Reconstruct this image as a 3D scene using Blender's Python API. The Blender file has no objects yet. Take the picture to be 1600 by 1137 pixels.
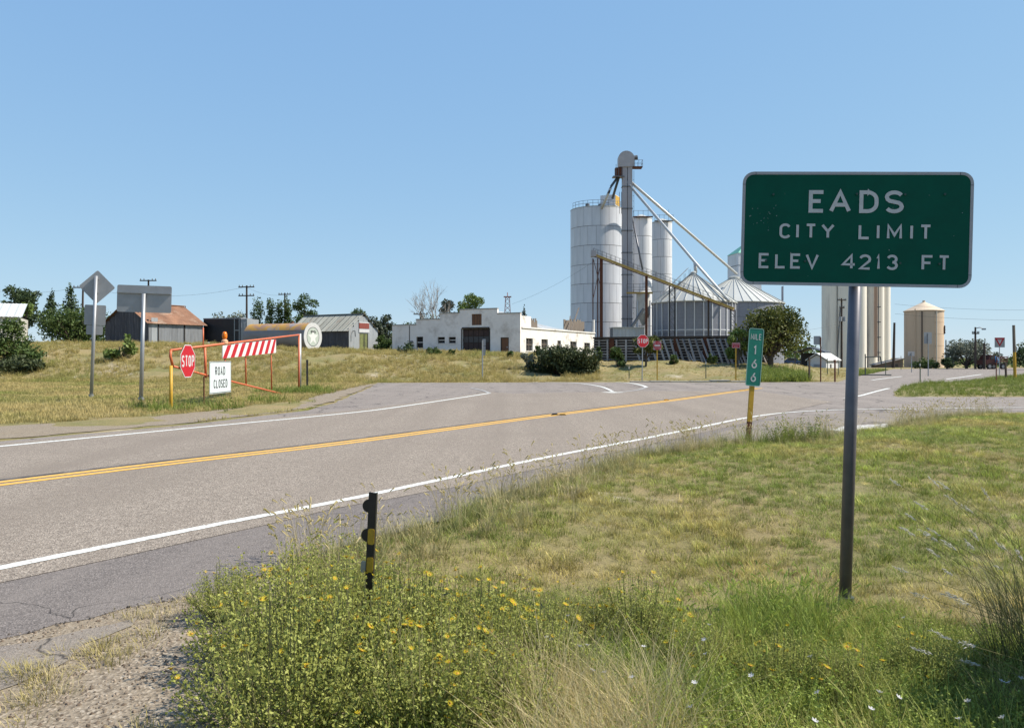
import bpy, math, random
import numpy as np
from mathutils import Vector, Matrix, noise as mnoise
from mathutils.geometry import tessellate_polygon
R = math.radians
random.seed(7); rng = np.random.default_rng(7)
sc = bpy.context.scene
COL = sc.collection

# ------------------------------------------------------------------ camera, sky, sun, exposure
F = 1244.0; CAMH = 1.5; HZ = 558.0            # focal length in photo pixels, eye height, horizon row
cam = bpy.data.cameras.new('camera'); camo = bpy.data.objects.new('camera', cam); COL.objects.link(camo)
camo.location = (0, 0, CAMH); camo.rotation_euler = (R(90), 0, 0)
cam.sensor_width = 36; cam.lens = F/1600*36; cam.shift_y = -(568.5-HZ)/1600
cam.clip_start = 0.1; cam.clip_end = 6000
sc.camera = camo
SUN_EL, SUN_AZ = 47.0, 90.0                   # azimuth clockwise from +Y
w = bpy.data.worlds.new('World'); sc.world = w; w.use_nodes = True
nt = w.node_tree; bg = nt.nodes['Background']
sky = nt.nodes.new('ShaderNodeTexSky'); sky.sky_type = 'NISHITA'; sky.sun_disc = False
sky.sun_elevation = R(SUN_EL); sky.sun_rotation = R(SUN_AZ); sky.altitude = 1280; sky.air_density = 1.0; sky.dust_density = 0.0; sky.ozone_density = 2.0
# the photo's sky is a flatter, bluer gradient than the raw model: one tone response per channel over the whole dome
sp_ = nt.nodes.new('ShaderNodeSeparateColor'); cb_ = nt.nodes.new('ShaderNodeCombineColor'); nt.links.new(sky.outputs[0], sp_.inputs[0])
for i_, (e_, m_) in enumerate(((.46, .955), (.34, 1.48), (.15, 2.54))):
    pw_ = nt.nodes.new('ShaderNodeMath'); pw_.operation = 'POWER'; pw_.inputs[1].default_value = e_; nt.links.new(sp_.outputs[i_], pw_.inputs[0])
    ml_ = nt.nodes.new('ShaderNodeMath'); ml_.operation = 'MULTIPLY'; ml_.inputs[1].default_value = m_; nt.links.new(pw_.outputs[0], ml_.inputs[0]); nt.links.new(ml_.outputs[0], cb_.inputs[i_])
nt.links.new(cb_.outputs[0], bg.inputs[0]); bg.inputs[1].default_value = 0.15
sl = bpy.data.lights.new('sun', 'SUN'); sl.energy = 4.9; sl.angle = R(0.53); sl.color = (1, .935, .81)
so = bpy.data.objects.new('sun', sl); COL.objects.link(so)
sd = Vector((math.sin(R(SUN_AZ))*math.cos(R(SUN_EL)), math.cos(R(SUN_AZ))*math.cos(R(SUN_EL)), math.sin(R(SUN_EL))))
so.rotation_euler = sd.to_track_quat('Z', 'Y').to_euler(); so.location = (20, 0, 30)
vs = sc.view_settings; vs.view_transform = 'Standard'; vs.look = 'None'; vs.exposure = 0.75; vs.gamma = 1.0; vs.use_curve_mapping = False
sc.cycles.max_bounces = 4; sc.cycles.diffuse_bounces = 2; sc.cycles.glossy_bounces = 2; sc.cycles.transmission_bounces = 2; sc.cycles.caustics_reflective = False

# ------------------------------------------------------------------ helpers
def tag(o, label=None, cat=None, group=None, kind=None):
    if label: o['label'] = label
    if cat: o['category'] = cat
    if group: o['group'] = group
    if kind: o['kind'] = kind
    return o
def thing(name, label, cat, loc=(0,0,0), rz=0, group=None, rot=None):
    o = bpy.data.objects.new(name, None); COL.objects.link(o); o.empty_display_size = .2
    o.location = loc; o.rotation_euler = rot if rot else (0, 0, rz)
    return tag(o, label, cat, group)
def link(name, me, parent=None, loc=None, rot=None):
    o = bpy.data.objects.new(name, me); COL.objects.link(o)
    if parent: o.parent = parent
    if loc is not None: o.location = loc
    if rot is not None: o.rotation_euler = rot
    return o
class MB:
    def __init__(s): s.v = []; s.f = []
    def add(s, vs, fs):
        b = len(s.v); s.v += [tuple(p) for p in vs]; s.f += [tuple(i+b for i in f) for f in fs]; return s
    def box(s, x0, x1, y0, y1, z0, z1):
        return s.add([(x0,y0,z0),(x1,y0,z0),(x1,y1,z0),(x0,y1,z0),(x0,y0,z1),(x1,y0,z1),(x1,y1,z1),(x0,y1,z1)],
                     [(3,2,1,0),(4,5,6,7),(0,1,5,4),(1,2,6,5),(2,3,7,6),(3,0,4,7)])
    def bar(s, a, b, w, h=None, up=(0,0,1)):
        a = Vector(a); b = Vector(b); h = h or w; d = (b-a).normalized(); up = Vector(up)
        if abs(d.dot(up)) > .98: up = Vector((0,1,0))
        x = d.cross(up).normalized()*w/2; y = x.cross(d).normalized()*h/2
        return s.add([a-x-y,a+x-y,a+x+y,a-x+y,b-x-y,b+x-y,b+x+y,b-x+y], [(3,2,1,0),(4,5,6,7),(0,1,5,4),(1,2,6,5),(2,3,7,6),(3,0,4,7)])
    def tube(s, pts, r, n=8, cap=True):
        pts = [Vector(p) for p in pts]; rs = r if isinstance(r, (list, tuple)) else [r]*len(pts)
        vs = []; fs = []
        for i, p in enumerate(pts):
            d = (pts[min(i+1, len(pts)-1)]-pts[max(i-1, 0)]).normalized()
            u = Vector((0,0,1)) if abs(d.z) < .9 else Vector((1,0,0))
            x = d.cross(u).normalized(); y = d.cross(x).normalized()
            for k in range(n):
                a = 2*math.pi*k/n; vs.append(p+x*math.cos(a)*rs[i]+y*math.sin(a)*rs[i])
        for i in range(len(pts)-1):
            for k in range(n):
                k2 = (k+1) % n; fs.append((i*n+k, i*n+k2, (i+1)*n+k2, (i+1)*n+k))
        if cap: fs += [tuple(range(n))[::-1], tuple((len(pts)-1)*n+k for k in range(n))]
        return s.add(vs, fs)
    def lathe(s, prof, n=32, cx=0, cy=0):
        vs = [(cx+r*math.cos(2*math.pi*k/n), cy+r*math.sin(2*math.pi*k/n), z) for r, z in prof for k in range(n)]
        fs = [(i*n+k, i*n+(k+1) % n, (i+1)*n+(k+1) % n, (i+1)*n+k) for i in range(len(prof)-1) for k in range(n)]
        return s.add(vs, fs)
    def prism(s, poly, y0, y1):       # polygon in x,z extruded along y
        n = len(poly)
        vs = [(x, y0, z) for x, z in poly]+[(x, y1, z) for x, z in poly]
        return s.add(vs, [tuple(range(n)), tuple(range(2*n-1, n-1, -1))]+[(i, i+n, (i+1) % n+n, (i+1) % n) for i in range(n)])
    def corr(s, o, u, v, pitch=.12, dep=.018):     # corrugated sheet: origin, width vector, height vector
        o = Vector(o); u = Vector(u); v = Vector(v); nrm = u.cross(v).normalized(); n = max(2, int(u.length/pitch*2))
        vs = []
        for i in range(n+1):
            p = o+u*i/n+nrm*(dep if i % 2 else -dep); vs += [p, p+v]
        return s.add(vs, [(2*i, 2*i+2, 2*i+3, 2*i+1) for i in range(n)])
    def mesh(s, name, mat, smooth=False):
        me = bpy.data.meshes.new(name); me.from_pydata(s.v, [], s.f)
        me.materials.append(mat)
        if smooth: me.polygons.foreach_set('use_smooth', [True]*len(me.polygons))
        me.update(); return me
    def build(s, name, mat, parent=None, smooth=False, sub=None):
        if sub is not None:
            b = Vector(sub); s.v = [tuple(Vector(p)-b) for p in s.v]
        return link(name, s.mesh(name, mat, smooth), parent)

_mats = {}
ALB = .8        # every reflectance below is given for a duller sun and scaled once here
def dim(c): return tuple(x*ALB for x in c) if c else c
def M(name, c, c2=None, rough=.75, metal=0, scale=4, bump=0, bscale=None, detail=4, stretch=(1,1,1), lo=.35, hi=.65, spec=.4, c3=None, s3=.7, lo3=.52, hi3=.62, rand=0):
    if name in _mats: return _mats[name]
    c, c2, c3 = dim(c), dim(c2), dim(c3)
    m = bpy.data.materials.new(name); m.use_nodes = True; t = m.node_tree; b = t.nodes['Principled BSDF']
    b.inputs['Roughness'].default_value = rough; b.inputs['Metallic'].default_value = metal; b.inputs['Specular IOR Level'].default_value = spec
    b.inputs['Base Color'].default_value = (*c, 1)
    tc = t.nodes.new('ShaderNodeTexCoord'); mp = t.nodes.new('ShaderNodeMapping'); mp.inputs['Scale'].default_value = stretch
    t.links.new(tc.outputs['Object'], mp.inputs[0])
    last = None
    def layer(ca, cb, sca, l, h, det):
        n = t.nodes.new('ShaderNodeTexNoise'); n.inputs['Scale'].default_value = sca; n.inputs['Detail'].default_value = det; n.inputs['Roughness'].default_value = .65
        t.links.new(mp.outputs[0], n.inputs['Vector'])
        r = t.nodes.new('ShaderNodeMapRange'); r.inputs[1].default_value = l; r.inputs[2].default_value = h
        t.links.new(n.outputs[0], r.inputs[0])
        mx = t.nodes.new('ShaderNodeMix'); mx.data_type = 'RGBA'; t.links.new(r.outputs[0], mx.inputs[0])
        if isinstance(ca, tuple): mx.inputs[6].default_value = (*ca, 1)
        else: t.links.new(ca, mx.inputs[6])
        mx.inputs[7].default_value = (*cb, 1); return mx.outputs[2]
    if c2: last = layer(c, c2, scale, lo, hi, detail)
    if c3: last = layer(last if last else c, c3, s3, lo3, hi3, 6)
    if rand:      # each sheet, panel or board a little lighter or darker than its neighbours
        oi = t.nodes.new('ShaderNodeObjectInfo'); rr_ = t.nodes.new('ShaderNodeMapRange'); rr_.inputs[3].default_value = 1-rand; rr_.inputs[4].default_value = 1+rand; t.links.new(oi.outputs['Random'], rr_.inputs[0])
        mr = t.nodes.new('ShaderNodeMix'); mr.data_type = 'RGBA'; mr.blend_type = 'MULTIPLY'; mr.inputs[0].default_value = 1; mr.inputs[6].default_value = (*c, 1)
        if last: t.links.new(last, mr.inputs[6])
        t.links.new(rr_.outputs[0], mr.inputs[7]); last = mr.outputs[2]
    if last: t.links.new(last, b.inputs['Base Color'])
    if bump:
        n = t.nodes.new('ShaderNodeTexNoise'); n.inputs['Scale'].default_value = bscale or scale*4; n.inputs['Detail'].default_value = 5
        t.links.new(mp.outputs[0], n.inputs['Vector'])
        bp = t.nodes.new('ShaderNodeBump'); bp.inputs['Strength'].default_value = bump; bp.inputs['Distance'].default_value = .02
        t.links.new(n.outputs[0], bp.inputs['Height']); t.links.new(bp.outputs[0], b.inputs['Normal'])
    _mats[name] = m; return m
def leafmat(name, c, c2, trans=.25, inst=False, rough=.6):
    """foliage: per-leaf colour attribute 'var' (or per-instance 'tint') between two greens, a little light passing through"""
    if name in _mats: return _mats[name]
    m = bpy.data.materials.new(name); m.use_nodes = True; t = m.node_tree; b = t.nodes['Principled BSDF']
    c, c2 = dim(c), dim(c2); at = t.nodes.new('ShaderNodeAttribute')
    if inst:
        at.attribute_type = 'INSTANCER'; at.attribute_name = 'tint'; colr = at.outputs['Color']
        n2 = t.nodes.new('ShaderNodeAttribute'); n2.attribute_name = 'var'
        mx = t.nodes.new('ShaderNodeMix'); mx.data_type = 'RGBA'; mx.blend_type = 'MULTIPLY'; mx.inputs[0].default_value = 1
        r = t.nodes.new('ShaderNodeMapRange'); r.inputs[3].default_value = .62; r.inputs[4].default_value = 1.3
        t.links.new(n2.outputs['Fac'], r.inputs[0]); t.links.new(colr, mx.inputs[6]); t.links.new(r.outputs[0], mx.inputs[7]); colr = mx.outputs[2]
    else:
        at.attribute_name = 'var'
        mx = t.nodes.new('ShaderNodeMix'); mx.data_type = 'RGBA'; mx.inputs[6].default_value = (*c, 1); mx.inputs[7].default_value = (*c2, 1)
        t.links.new(at.outputs['Fac'], mx.inputs[0]); colr = mx.outputs[2]
    t.links.new(colr, b.inputs['Base Color']); b.inputs['Roughness'].default_value = rough; b.inputs['Specular IOR Level'].default_value = .25
    tr = t.nodes.new('ShaderNodeBsdfTranslucent'); t.links.new(colr, tr.inputs[0])
    ms = t.nodes.new('ShaderNodeMixShader'); ms.inputs[0].default_value = trans
    out = t.nodes['Material Output']
    t.links.new(b.outputs[0], ms.inputs[1]); t.links.new(tr.outputs[0], ms.inputs[2]); t.links.new(ms.outputs[0], out.inputs[0])
    _mats[name] = m; return m
def npmesh(name, V, Fq, mat, var=None):
    """quads or triangles from numpy arrays, optional per-vertex 'var'"""
    me = bpy.data.meshes.new(name); k = Fq.shape[1]
    me.vertices.add(len(V)); me.vertices.foreach_set('co', np.ascontiguousarray(V, dtype=np.float32).ravel())
    me.loops.add(Fq.size); me.loops.foreach_set('vertex_index', np.ascontiguousarray(Fq, dtype=np.int32).ravel())
    me.polygons.add(len(Fq)); me.polygons.foreach_set('loop_start', np.arange(0, Fq.size, k, dtype=np.int32))
    if var is not None:
        a = me.attributes.new('var', 'FLOAT', 'POINT'); a.data.foreach_set('value', var.astype(np.float32))
    me.materials.append(mat); me.update(calc_edges=True); return me

# --- photo pixel -> place in the world
def P(px, py, Y): return Vector(((px-800)/F*Y, Y, CAMH-(py-HZ)/F*Y))
def G(px, py): k = CAMH/(py-HZ); return ((px-800)*k, F*k)       # on the level road
def pip(x, y, poly):
    x = np.asarray(x, float); y = np.asarray(y, float); c = np.zeros(x.shape, bool); n = len(poly)
    for i in range(n):
        x0, y0 = poly[i]; x1, y1 = poly[(i+1) % n]
        if y0 == y1: continue
        c ^= ((y0 > y) != (y1 > y)) & (x < (x1-x0)*(y-y0)/(y1-y0)+x0)
    return c
def pdist(x, y, poly, closed=True):
    x = np.asarray(x, float); y = np.asarray(y, float); d = np.full(x.shape, 1e9); n = len(poly)
    for i in range(n if closed else n-1):
        x0, y0 = poly[i]; x1, y1 = poly[(i+1) % n]; dx, dy = x1-x0, y1-y0
        t = np.clip(((x-x0)*dx+(y-y0)*dy)/(dx*dx+dy*dy+1e-12), 0, 1)
        d = np.minimum(d, np.hypot(x-x0-t*dx, y-y0-t*dy))
    return d
RD = Vector((.551, .834)).normalized()                     # direction the highway runs
def ext(p, L): return (p[0]-RD.x*L, p[1]-RD.y*L)
def gl(pts): return [G(*p) for p in pts]
near_edge = gl([(0,912),(400,824),(520,796),(712,761),(835,733),(1000,698),(1170,660)])
PAVE = [ext(near_edge[0], 45)]+near_edge+gl([(1330,644),(1600,641.5),(2400,640),(2400,620),(1400,620),(1396,613),(1410,604),(1440,598.5),(1500,596),(1560,590),(1600,586.5),(1800,582),
        (1800,574.5),(1500,575),(1396,576.5),(1330,590),(1310,596.5),(1160,597.5),(930,597),(590,598),(577,606),(520,630),(480,641),(280,665),(0,689)])
PAVE.append(ext(PAVE[-1], 45))
SHOULD = near_edge+gl([(1330,644),(1600,641.5),(2400,640),(2400,637)][:3])+gl([(2400,646),(1600,645),(1512,647),(1460,652),(1381,667),(1294,678),(1215,690),(1119,691),(1031,706),(975,716),(905,737),(835,757),(744,785),(695,814),(604,836),(500,868),(345,921),(273,935),(195,950),(135,968),(0,997)])
SHOULD = [ext(SHOULD[0], 45)]+SHOULD+[ext(SHOULD[-1], 45)]
OUTER = PAVE[:1]+[]                                        # (union used only as a mask)
def paved(x, y): return pip(x, y, PAVE) | pip(x, y, SHOULD)
def pave_d(x, y): return np.where(paved(x, y), 0, np.minimum(pdist(x, y, PAVE), pdist(x, y, SHOULD)))
def sstep(a, b, x): t = np.clip((x-a)/(b-a), 0, 1); return t*t*(3-2*t)
YC = ([-600,0,300,420,600,830,900,950,1160,1250,1340,2400], [538,540,541,548,552,556,561,565,567,573,578,578])
def hgt(x, y, detail=True):
    x = np.asarray(x, float); y = np.asarray(y, float)
    yy = np.maximum(y, 1.0); px = np.clip(800+F*x/yy, -600, 2400)
    yc = np.interp(px, *YC); wgt = 1-sstep(1230, 1340, px)
    crest = np.where(y < 66, 66, np.minimum(y, 125))
    top = (CAMH+(HZ-yc)/F*crest)*wgt
    foot = np.interp(px, [-600,0,300,480,700,1000,1300], [46,47,47,47,48.3,48.6,48.6])
    h = top*sstep(foot, foot+17, y)
    h = h-1.6*sstep(112, 170, y)*(1-wgt)
    d = pave_d(x, y)
    side = (px > 380) & (y < 46)
    rel = np.where(side & (y < 26), np.interp(y, [0,4,6,9,13,20,26], [-.12,-.16,-.19,-.06,.10,.12,.02]), 0)
    h = h+rel*sstep(.1, 2.2, d)
    bump = (np.sin(x*.9+1.3*np.sin(y*.37))*np.sin(y*.7+x*.23))*.035+np.sin(x*2.7+y*1.9)*np.sin(y*2.3-x*1.1)*.014
    bank = sstep(foot+1, foot+6, y)*wgt
    h = h+bump*sstep(.3, 2, d)*(1+4*bank)
    return h-.025*(1-sstep(0, .25, d))-.004
def H(x, y): return float(hgt(np.array([x]), np.array([y]))[0])
def base(px, py):
    """where the sight line through a photo pixel meets the terrain"""
    Ys = np.concatenate([np.arange(2, 40, .05), np.arange(40, 160, .15)])
    xs = (px-800)/F*Ys; z = CAMH-(py-HZ)/F*Ys; g = hgt(xs, Ys)
    i = np.nonzero(z <= g)[0]
    Y = Ys[i[0]] if len(i) else 120.0
    return Vector(((px-800)/F*Y, Y, H((px-800)/F*Y, Y)))
def at(px, Y): x = (px-800)/F*Y; return Vector((x, Y, H(x, Y)))
class Fr:
    """upright local frame (x along a wall seen left to right, -y towards the viewer)"""
    def __init__(s, loc, rz): s.o = Vector(loc); s.rz = rz; s.d = Vector((math.cos(rz), math.sin(rz))); s.n = Vector((-math.sin(rz), math.cos(rz)))
    def pt(s, px, py, face='front', off=0):
        o = s.o.xy+(s.n*off if face == 'front' else s.d*off); d = s.d if face == 'front' else s.n
        r = Vector(((px-800)/F, 1.0)); den = r.x*d.y-r.y*d.x
        k = (o.x*d.y-o.y*d.x)/den; p = r*k-o
        return p.dot(d), CAMH+(HZ-py)/F*k-s.o.z

# ------------------------------------------------------------------ stroke lettering
def arc(cx, cy, rx, ry, a0, a1, n=14): return [(cx+rx*math.cos(R(a0+(a1-a0)*i/n)), cy+ry*math.sin(R(a0+(a1-a0)*i/n))) for i in range(n+1)]
OV = arc(.5,.74,.5,.26,0,180,10)+arc(.5,.26,.5,.26,180,360,10)+[(1,.74)]
GL = {'A':[[(0,0),(.5,1),(1,0)],[(.2,.33),(.8,.33)]], 'C':[arc(.5,.72,.5,.28,25,180,10)+arc(.5,.28,.5,.28,180,335,10)],
 'D':[[(0,1),(.4,1)]+arc(.4,.6,.6,.4,90,0,8)+arc(.4,.4,.6,.4,0,-90,8)+[(0,0),(0,1)]], 'E':[[(1,1),(0,1),(0,0),(1,0)],[(0,.52),(.8,.52)]],
 'F':[[(1,1),(0,1),(0,0)],[(0,.5),(.8,.5)]], 'G':[arc(.5,.72,.5,.28,25,180,10)+arc(.5,.28,.5,.28,180,360,10)+[(1,.45),(.55,.45)]],
 'I':[[(.5,0),(.5,1)]], 'L':[[(0,1),(0,0),(1,0)]], 'M':[[(0,0),(0,1),(.5,.25),(1,1),(1,0)]], 'N':[[(0,0),(0,1),(1,0),(1,1)]], 'O':[OV],
 'P':[[(0,0),(0,1),(.6,1)]+arc(.6,.75,.4,.25,90,-90,8)+[(0,.5)]], 'R':[[(0,0),(0,1),(.6,1)]+arc(.6,.75,.4,.25,90,-90,8)+[(0,.5)],[(.5,.5),(1,0)]],
 'S':[arc(.5,.75,.5,.25,25,180,9)+[(.06,.63),(.2,.55),(.8,.45),(.94,.37)]+arc(.5,.25,.5,.25,0,-155,9)], 'T':[[(0,1),(1,1)],[(.5,1),(.5,0)]],
 'V':[[(0,1),(.5,0),(1,1)]], 'W':[[(0,1),(.25,0),(.5,.8),(.75,0),(1,1)]], 'X':[[(0,0),(1,1)],[(0,1),(1,0)]], 'Y':[[(0,1),(.5,.5),(1,1)],[(.5,.5),(.5,0)]],
 '1':[[(.2,.78),(.55,1),(.55,0)]], '2':[arc(.5,.72,.5,.28,165,0,9)+[(.95,.58),(0,0),(1,0)]], '3':[arc(.5,.75,.46,.25,160,-80,10),arc(.5,.26,.5,.26,85,-160,10)],
 '4':[[(.72,0),(.72,1),(0,.3),(1,.3)]], '6':[[(.8,1),(.12,.45)]+arc(.5,.29,.5,.29,150,510,18)]}
def stroke(mb, pts, w, y=0, th=.0):
    n = len(pts); pts = [Vector(p) for p in pts]; Ls = []; Rs = []
    closed = (pts[0]-pts[-1]).length < 1e-6
    for i, p in enumerate(pts):
        a = pts[i-1] if i else (pts[-2] if closed else None); b = pts[i+1] if i < n-1 else (pts[1] if closed else None)
        d0 = (p-a).normalized() if a is not None else None; d1 = (b-p).normalized() if b is not None else None
        d0 = d0 or d1; d1 = d1 or d0
        n0 = Vector((-d0.y, d0.x)); n1 = Vector((-d1.y, d1.x)); m = n0+n1
        m = n0 if m.length < 1e-3 else m.normalized(); k = min(1/max(m.dot(n0), .3), 1.9)
        Ls.append(p+m*w/2*k); Rs.append(p-m*w/2*k)
    vs = [(q.x, y, q.y) for q in Ls]+[(q.x, y, q.y) for q in Rs]
    mb.add(vs, [(i, n+i, n+i+1, i+1) for i in range(n-1)])
def letters(mb, items, sw, y=-.004):
    """items: (char, x0, x1, z0, z1) boxes on a vertical face; strokes as wide as sw"""
    for ch, x0, x1, z0, z1 in items:
        k = 0
        for pl in GL[ch]:
            ww = max(x1-x0-sw, .0001)
            stroke(mb, [(x0+sw/2+p[0]*ww, z0+sw/2+p[1]*(z1-z0-sw)) for p in pl], sw, y-.0004*k); k += 1
def text(mb, s, cx, cz, h, sw, cw=.62, gap=.3, y=-.004):
    wd = {' ': .5, 'I': .28, '1': .5, 'M': cw*1.2, 'W': cw*1.35}
    ws = [(wd.get(c, cw) if c != 'I' else sw/h) for c in s]; tot = sum(ws)*h+gap*h*(len(s)-1); x = cx-tot/2; it = []
    for c, ww in zip(s, ws):
        if c != ' ': it.append((c, x, x+ww*h, cz-h/2, cz+h/2))
        x += ww*h+gap*h
    letters(mb, it, sw, y)
def text_obj(parent, mat, s, cx, cz, h, sw, cw=.62, gap=.3, y=-.004):
    """each character a part of its own"""
    wd = {' ': .5, '1': .5, 'M': cw*1.2, 'W': cw*1.35}
    ws = [(wd.get(c, cw) if c != 'I' else sw/h) for c in s]; tot = sum(ws)*h+gap*h*(len(s)-1); x = cx-tot/2
    for c, ww in zip(s, ws):
        if c != ' ':
            mb = MB(); letters(mb, [(c, x, x+ww*h, cz-h/2, cz+h/2)], sw, y); mb.build('letter', mat, parent)
        x += ww*h+gap*h
def rrect(w, h, r, n=6):
    pts = []
    for cx, cz, a in ((w/2-r, h/2-r, 0), (-w/2+r, h/2-r, 90), (-w/2+r, -h/2+r, 180), (w/2-r, -h/2+r, 270)):
        pts += [(cx+r*math.cos(R(a+90*i/n)), cz+r*math.sin(R(a+90*i/n))) for i in range(n+1)]
    return pts
def plate(mb, poly, y0, y1): return mb.prism(poly[::-1], y0, y1)
def ring(mb, outer, inner, y0, y1):
    n = len(outer); vs = [(x,y0,z) for x,z in outer]+[(x,y0,z) for x,z in inner]+[(x,y1,z) for x,z in outer]+[(x,y1,z) for x,z in inner]
    fs = []
    for i in range(n):
        j = (i+1) % n; fs += [(i,n+i,n+j,j),(2*n+i,2*n+j,3*n+j,3*n+i),(i,j,2*n+j,2*n+i),(n+i,3*n+i,3*n+j,n+j)]
    mb.add(vs, fs)
# ------------------------------------------------------------------ ground, roads
def ground_material():
    m = bpy.data.materials.new('dry_prairie_soil'); m.use_nodes = True; t = m.node_tree; b = t.nodes['Principled BSDF']
    tc = t.nodes.new('ShaderNodeTexCoord')
    def noi(s, d=6, r=.65):
        n = t.nodes.new('ShaderNodeTexNoise'); n.inputs['Scale'].default_value = s; n.inputs['Detail'].default_value = d; n.inputs['Roughness'].default_value = r
        t.links.new(tc.outputs['Object'], n.inputs['Vector']); return n.outputs[0]
    def mix(f, a, c, lo, hi):
        r = t.nodes.new('ShaderNodeMapRange'); r.inputs[1].default_value = lo; r.inputs[2].default_value = hi; t.links.new(f, r.inputs[0])
        x = t.nodes.new('ShaderNodeMix'); x.data_type = 'RGBA'; t.links.new(r.outputs[0], x.inputs[0])
        for sock, v in ((6, a), (7, c)):
            if isinstance(v, tuple): x.inputs[sock].default_value = (*dim(v), 1)
            else: t.links.new(v, x.inputs[sock])
        return x.outputs[2]
    c = mix(noi(.35, 8), (.33,.26,.13), (.22,.21,.085), .42, .62)
    c = mix(noi(2.6, 6), c, (.31,.25,.15), .5, .75)
    c = mix(noi(38, 3), c, (.10,.085,.04), .5, .8)
    c = mix(noi(.16, 10, .75), c, (.50,.43,.33), .58, .66)
    t.links.new(c, b.inputs['Base Color']); b.inputs['Roughness'].default_value = .95; b.inputs['Specular IOR Level'].default_value = .1
    bp = t.nodes.new('ShaderNodeBump'); bp.inputs['Strength'].default_value = .7; bp.inputs['Distance'].default_value = .05
    t.links.new(noi(14, 8, .75), bp.inputs['Height']); t.links.new(bp.outputs[0], b.inputs['Normal'])
    return m
def axis(lo, hi, st, far):
    a = list(np.arange(lo, hi+1e-6, st)); s = st; x = hi
    while x < far: s *= 1.35; x += s; a.append(x)
    s = st; x = lo; pre = []
    while x > -far: s *= 1.35; x -= s; pre.append(x)
    return np.array(pre[::-1]+a)
gx = axis(-62, 62, .55, 2500); gy = axis(-12, 125, .55, 2500)
XX, YY = np.meshgrid(gx, gy); hh = hgt(XX.ravel(), YY.ravel())
nx, ny = len(gx), len(gy); ii = np.arange(nx*ny).reshape(ny, nx)
Fq = np.stack([ii[:-1,:-1], ii[:-1,1:], ii[1:,1:], ii[1:,:-1]], -1).reshape(-1, 4)
gme = npmesh('ground', np.stack([XX.ravel(), YY.ravel(), hh], 1), Fq, ground_material())
gme.polygons.foreach_set('use_smooth', [True]*len(gme.polygons))
ground = tag(link('ground', gme), kind='structure')

def road_mat(name, base_c, dark, light, big, bigs=.25, cs=130, bump=.5, crack=0):
    m = bpy.data.materials.new(name); m.use_nodes = True; t = m.node_tree; b = t.nodes['Principled BSDF']
    tc = t.nodes.new('ShaderNodeTexCoord')
    def mixf(f, a, c, lo, hi):
        r = t.nodes.new('ShaderNodeMapRange'); r.inputs[1].default_value = lo; r.inputs[2].default_value = hi; t.links.new(f, r.inputs[0])
        x = t.nodes.new('ShaderNodeMix'); x.data_type = 'RGBA'; t.links.new(r.outputs[0], x.inputs[0])
        for sock, v in ((6, a), (7, c)):
            if isinstance(v, tuple): x.inputs[sock].default_value = (*dim(v), 1)
            else: t.links.new(v, x.inputs[sock])
        return x.outputs[2]
    def noi(s, d=4, vec=None, r=.6):
        n = t.nodes.new('ShaderNodeTexNoise'); n.inputs['Scale'].default_value = s; n.inputs['Detail'].default_value = d; n.inputs['Roughness'].default_value = r
        t.links.new(vec or tc.outputs['Object'], n.inputs['Vector']); return n.outputs[0]
    vo = t.nodes.new('ShaderNodeTexVoronoi'); vo.inputs['Scale'].default_value = cs; t.links.new(tc.outputs['Object'], vo.inputs['Vector'])
    sp = t.nodes.new('ShaderNodeSeparateColor'); t.links.new(vo.outputs['Color'], sp.inputs[0])
    c = mixf(sp.outputs[0], base_c, light, .55, 1.0)
    c = mixf(sp.outputs[1], c, dark, .62, 1.0)
    c = mixf(noi(9, 6, r=.8), c, dark, .48, .95)
    # wheel paths: streaks along the highway
    mp = t.nodes.new('ShaderNodeMapping'); mp.inputs['Rotation'].default_value = (0, 0, math.atan2(RD.x, RD.y)); mp.inputs['Scale'].default_value = (1.1, .035, 1)
    t.links.new(tc.outputs['Object'], mp.inputs[0])
    c = mixf(noi(.9, 4, mp.outputs[0]), c, big, .42, .78)
    c = mixf(noi(bigs, 7, r=.7), c, big, .5, .8)
    if crack:
        vc = t.nodes.new('ShaderNodeTexVoronoi'); vc.feature = 'DISTANCE_TO_EDGE'; vc.inputs['Scale'].default_value = .45
        w = t.nodes.new('ShaderNodeTexNoise'); w.inputs['Scale'].default_value = 1.3; w.inputs['Detail'].default_value = 6
        ad = t.nodes.new('ShaderNodeMixRGB'); ad.blend_type = 'ADD'; ad.inputs[0].default_value = 1.2
        t.links.new(tc.outputs['Object'], w.inputs['Vector']); t.links.new(tc.outputs['Object'], ad.inputs[1]); t.links.new(w.outputs['Color'], ad.inputs[2]); t.links.new(ad.outputs[0], vc.inputs['Vector'])
        c = mixf(vc.outputs['Distance'], (dark[0]*.45, dark[1]*.45, dark[2]*.45), c, .0, crack)
    t.links.new(c, b.inputs['Base Color']); b.inputs['Roughness'].default_value = .85; b.inputs['Specular IOR Level'].default_value = .3
    bp = t.nodes.new('ShaderNodeBump'); bp.inputs['Strength'].default_value = bump; bp.inputs['Distance'].default_value = .006
    t.links.new(vo.outputs['Distance'], bp.inputs['Height']); t.links.new(bp.outputs[0], b.inputs['Normal'])
    return m
chip = road_mat('chip_seal', (.295,.242,.198), (.105,.084,.068), (.54,.465,.39), (.235,.192,.157), cs=95, bump=.9)
aged = road_mat('aged_asphalt', (.25,.212,.187), (.12,.10,.09), (.37,.32,.285), (.305,.26,.23), cs=100, crack=.018)
dark_sh = road_mat('dark_shoulder_asphalt', (.185,.158,.145), (.09,.076,.07), (.30,.26,.24), (.24,.205,.185), cs=110, bump=.6, crack=.004)
patch_m = road_mat('weathered_asphalt', (.23,.195,.17), (.11,.093,.082), (.34,.29,.25), (.31,.26,.205), cs=120, crack=.01)
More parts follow.
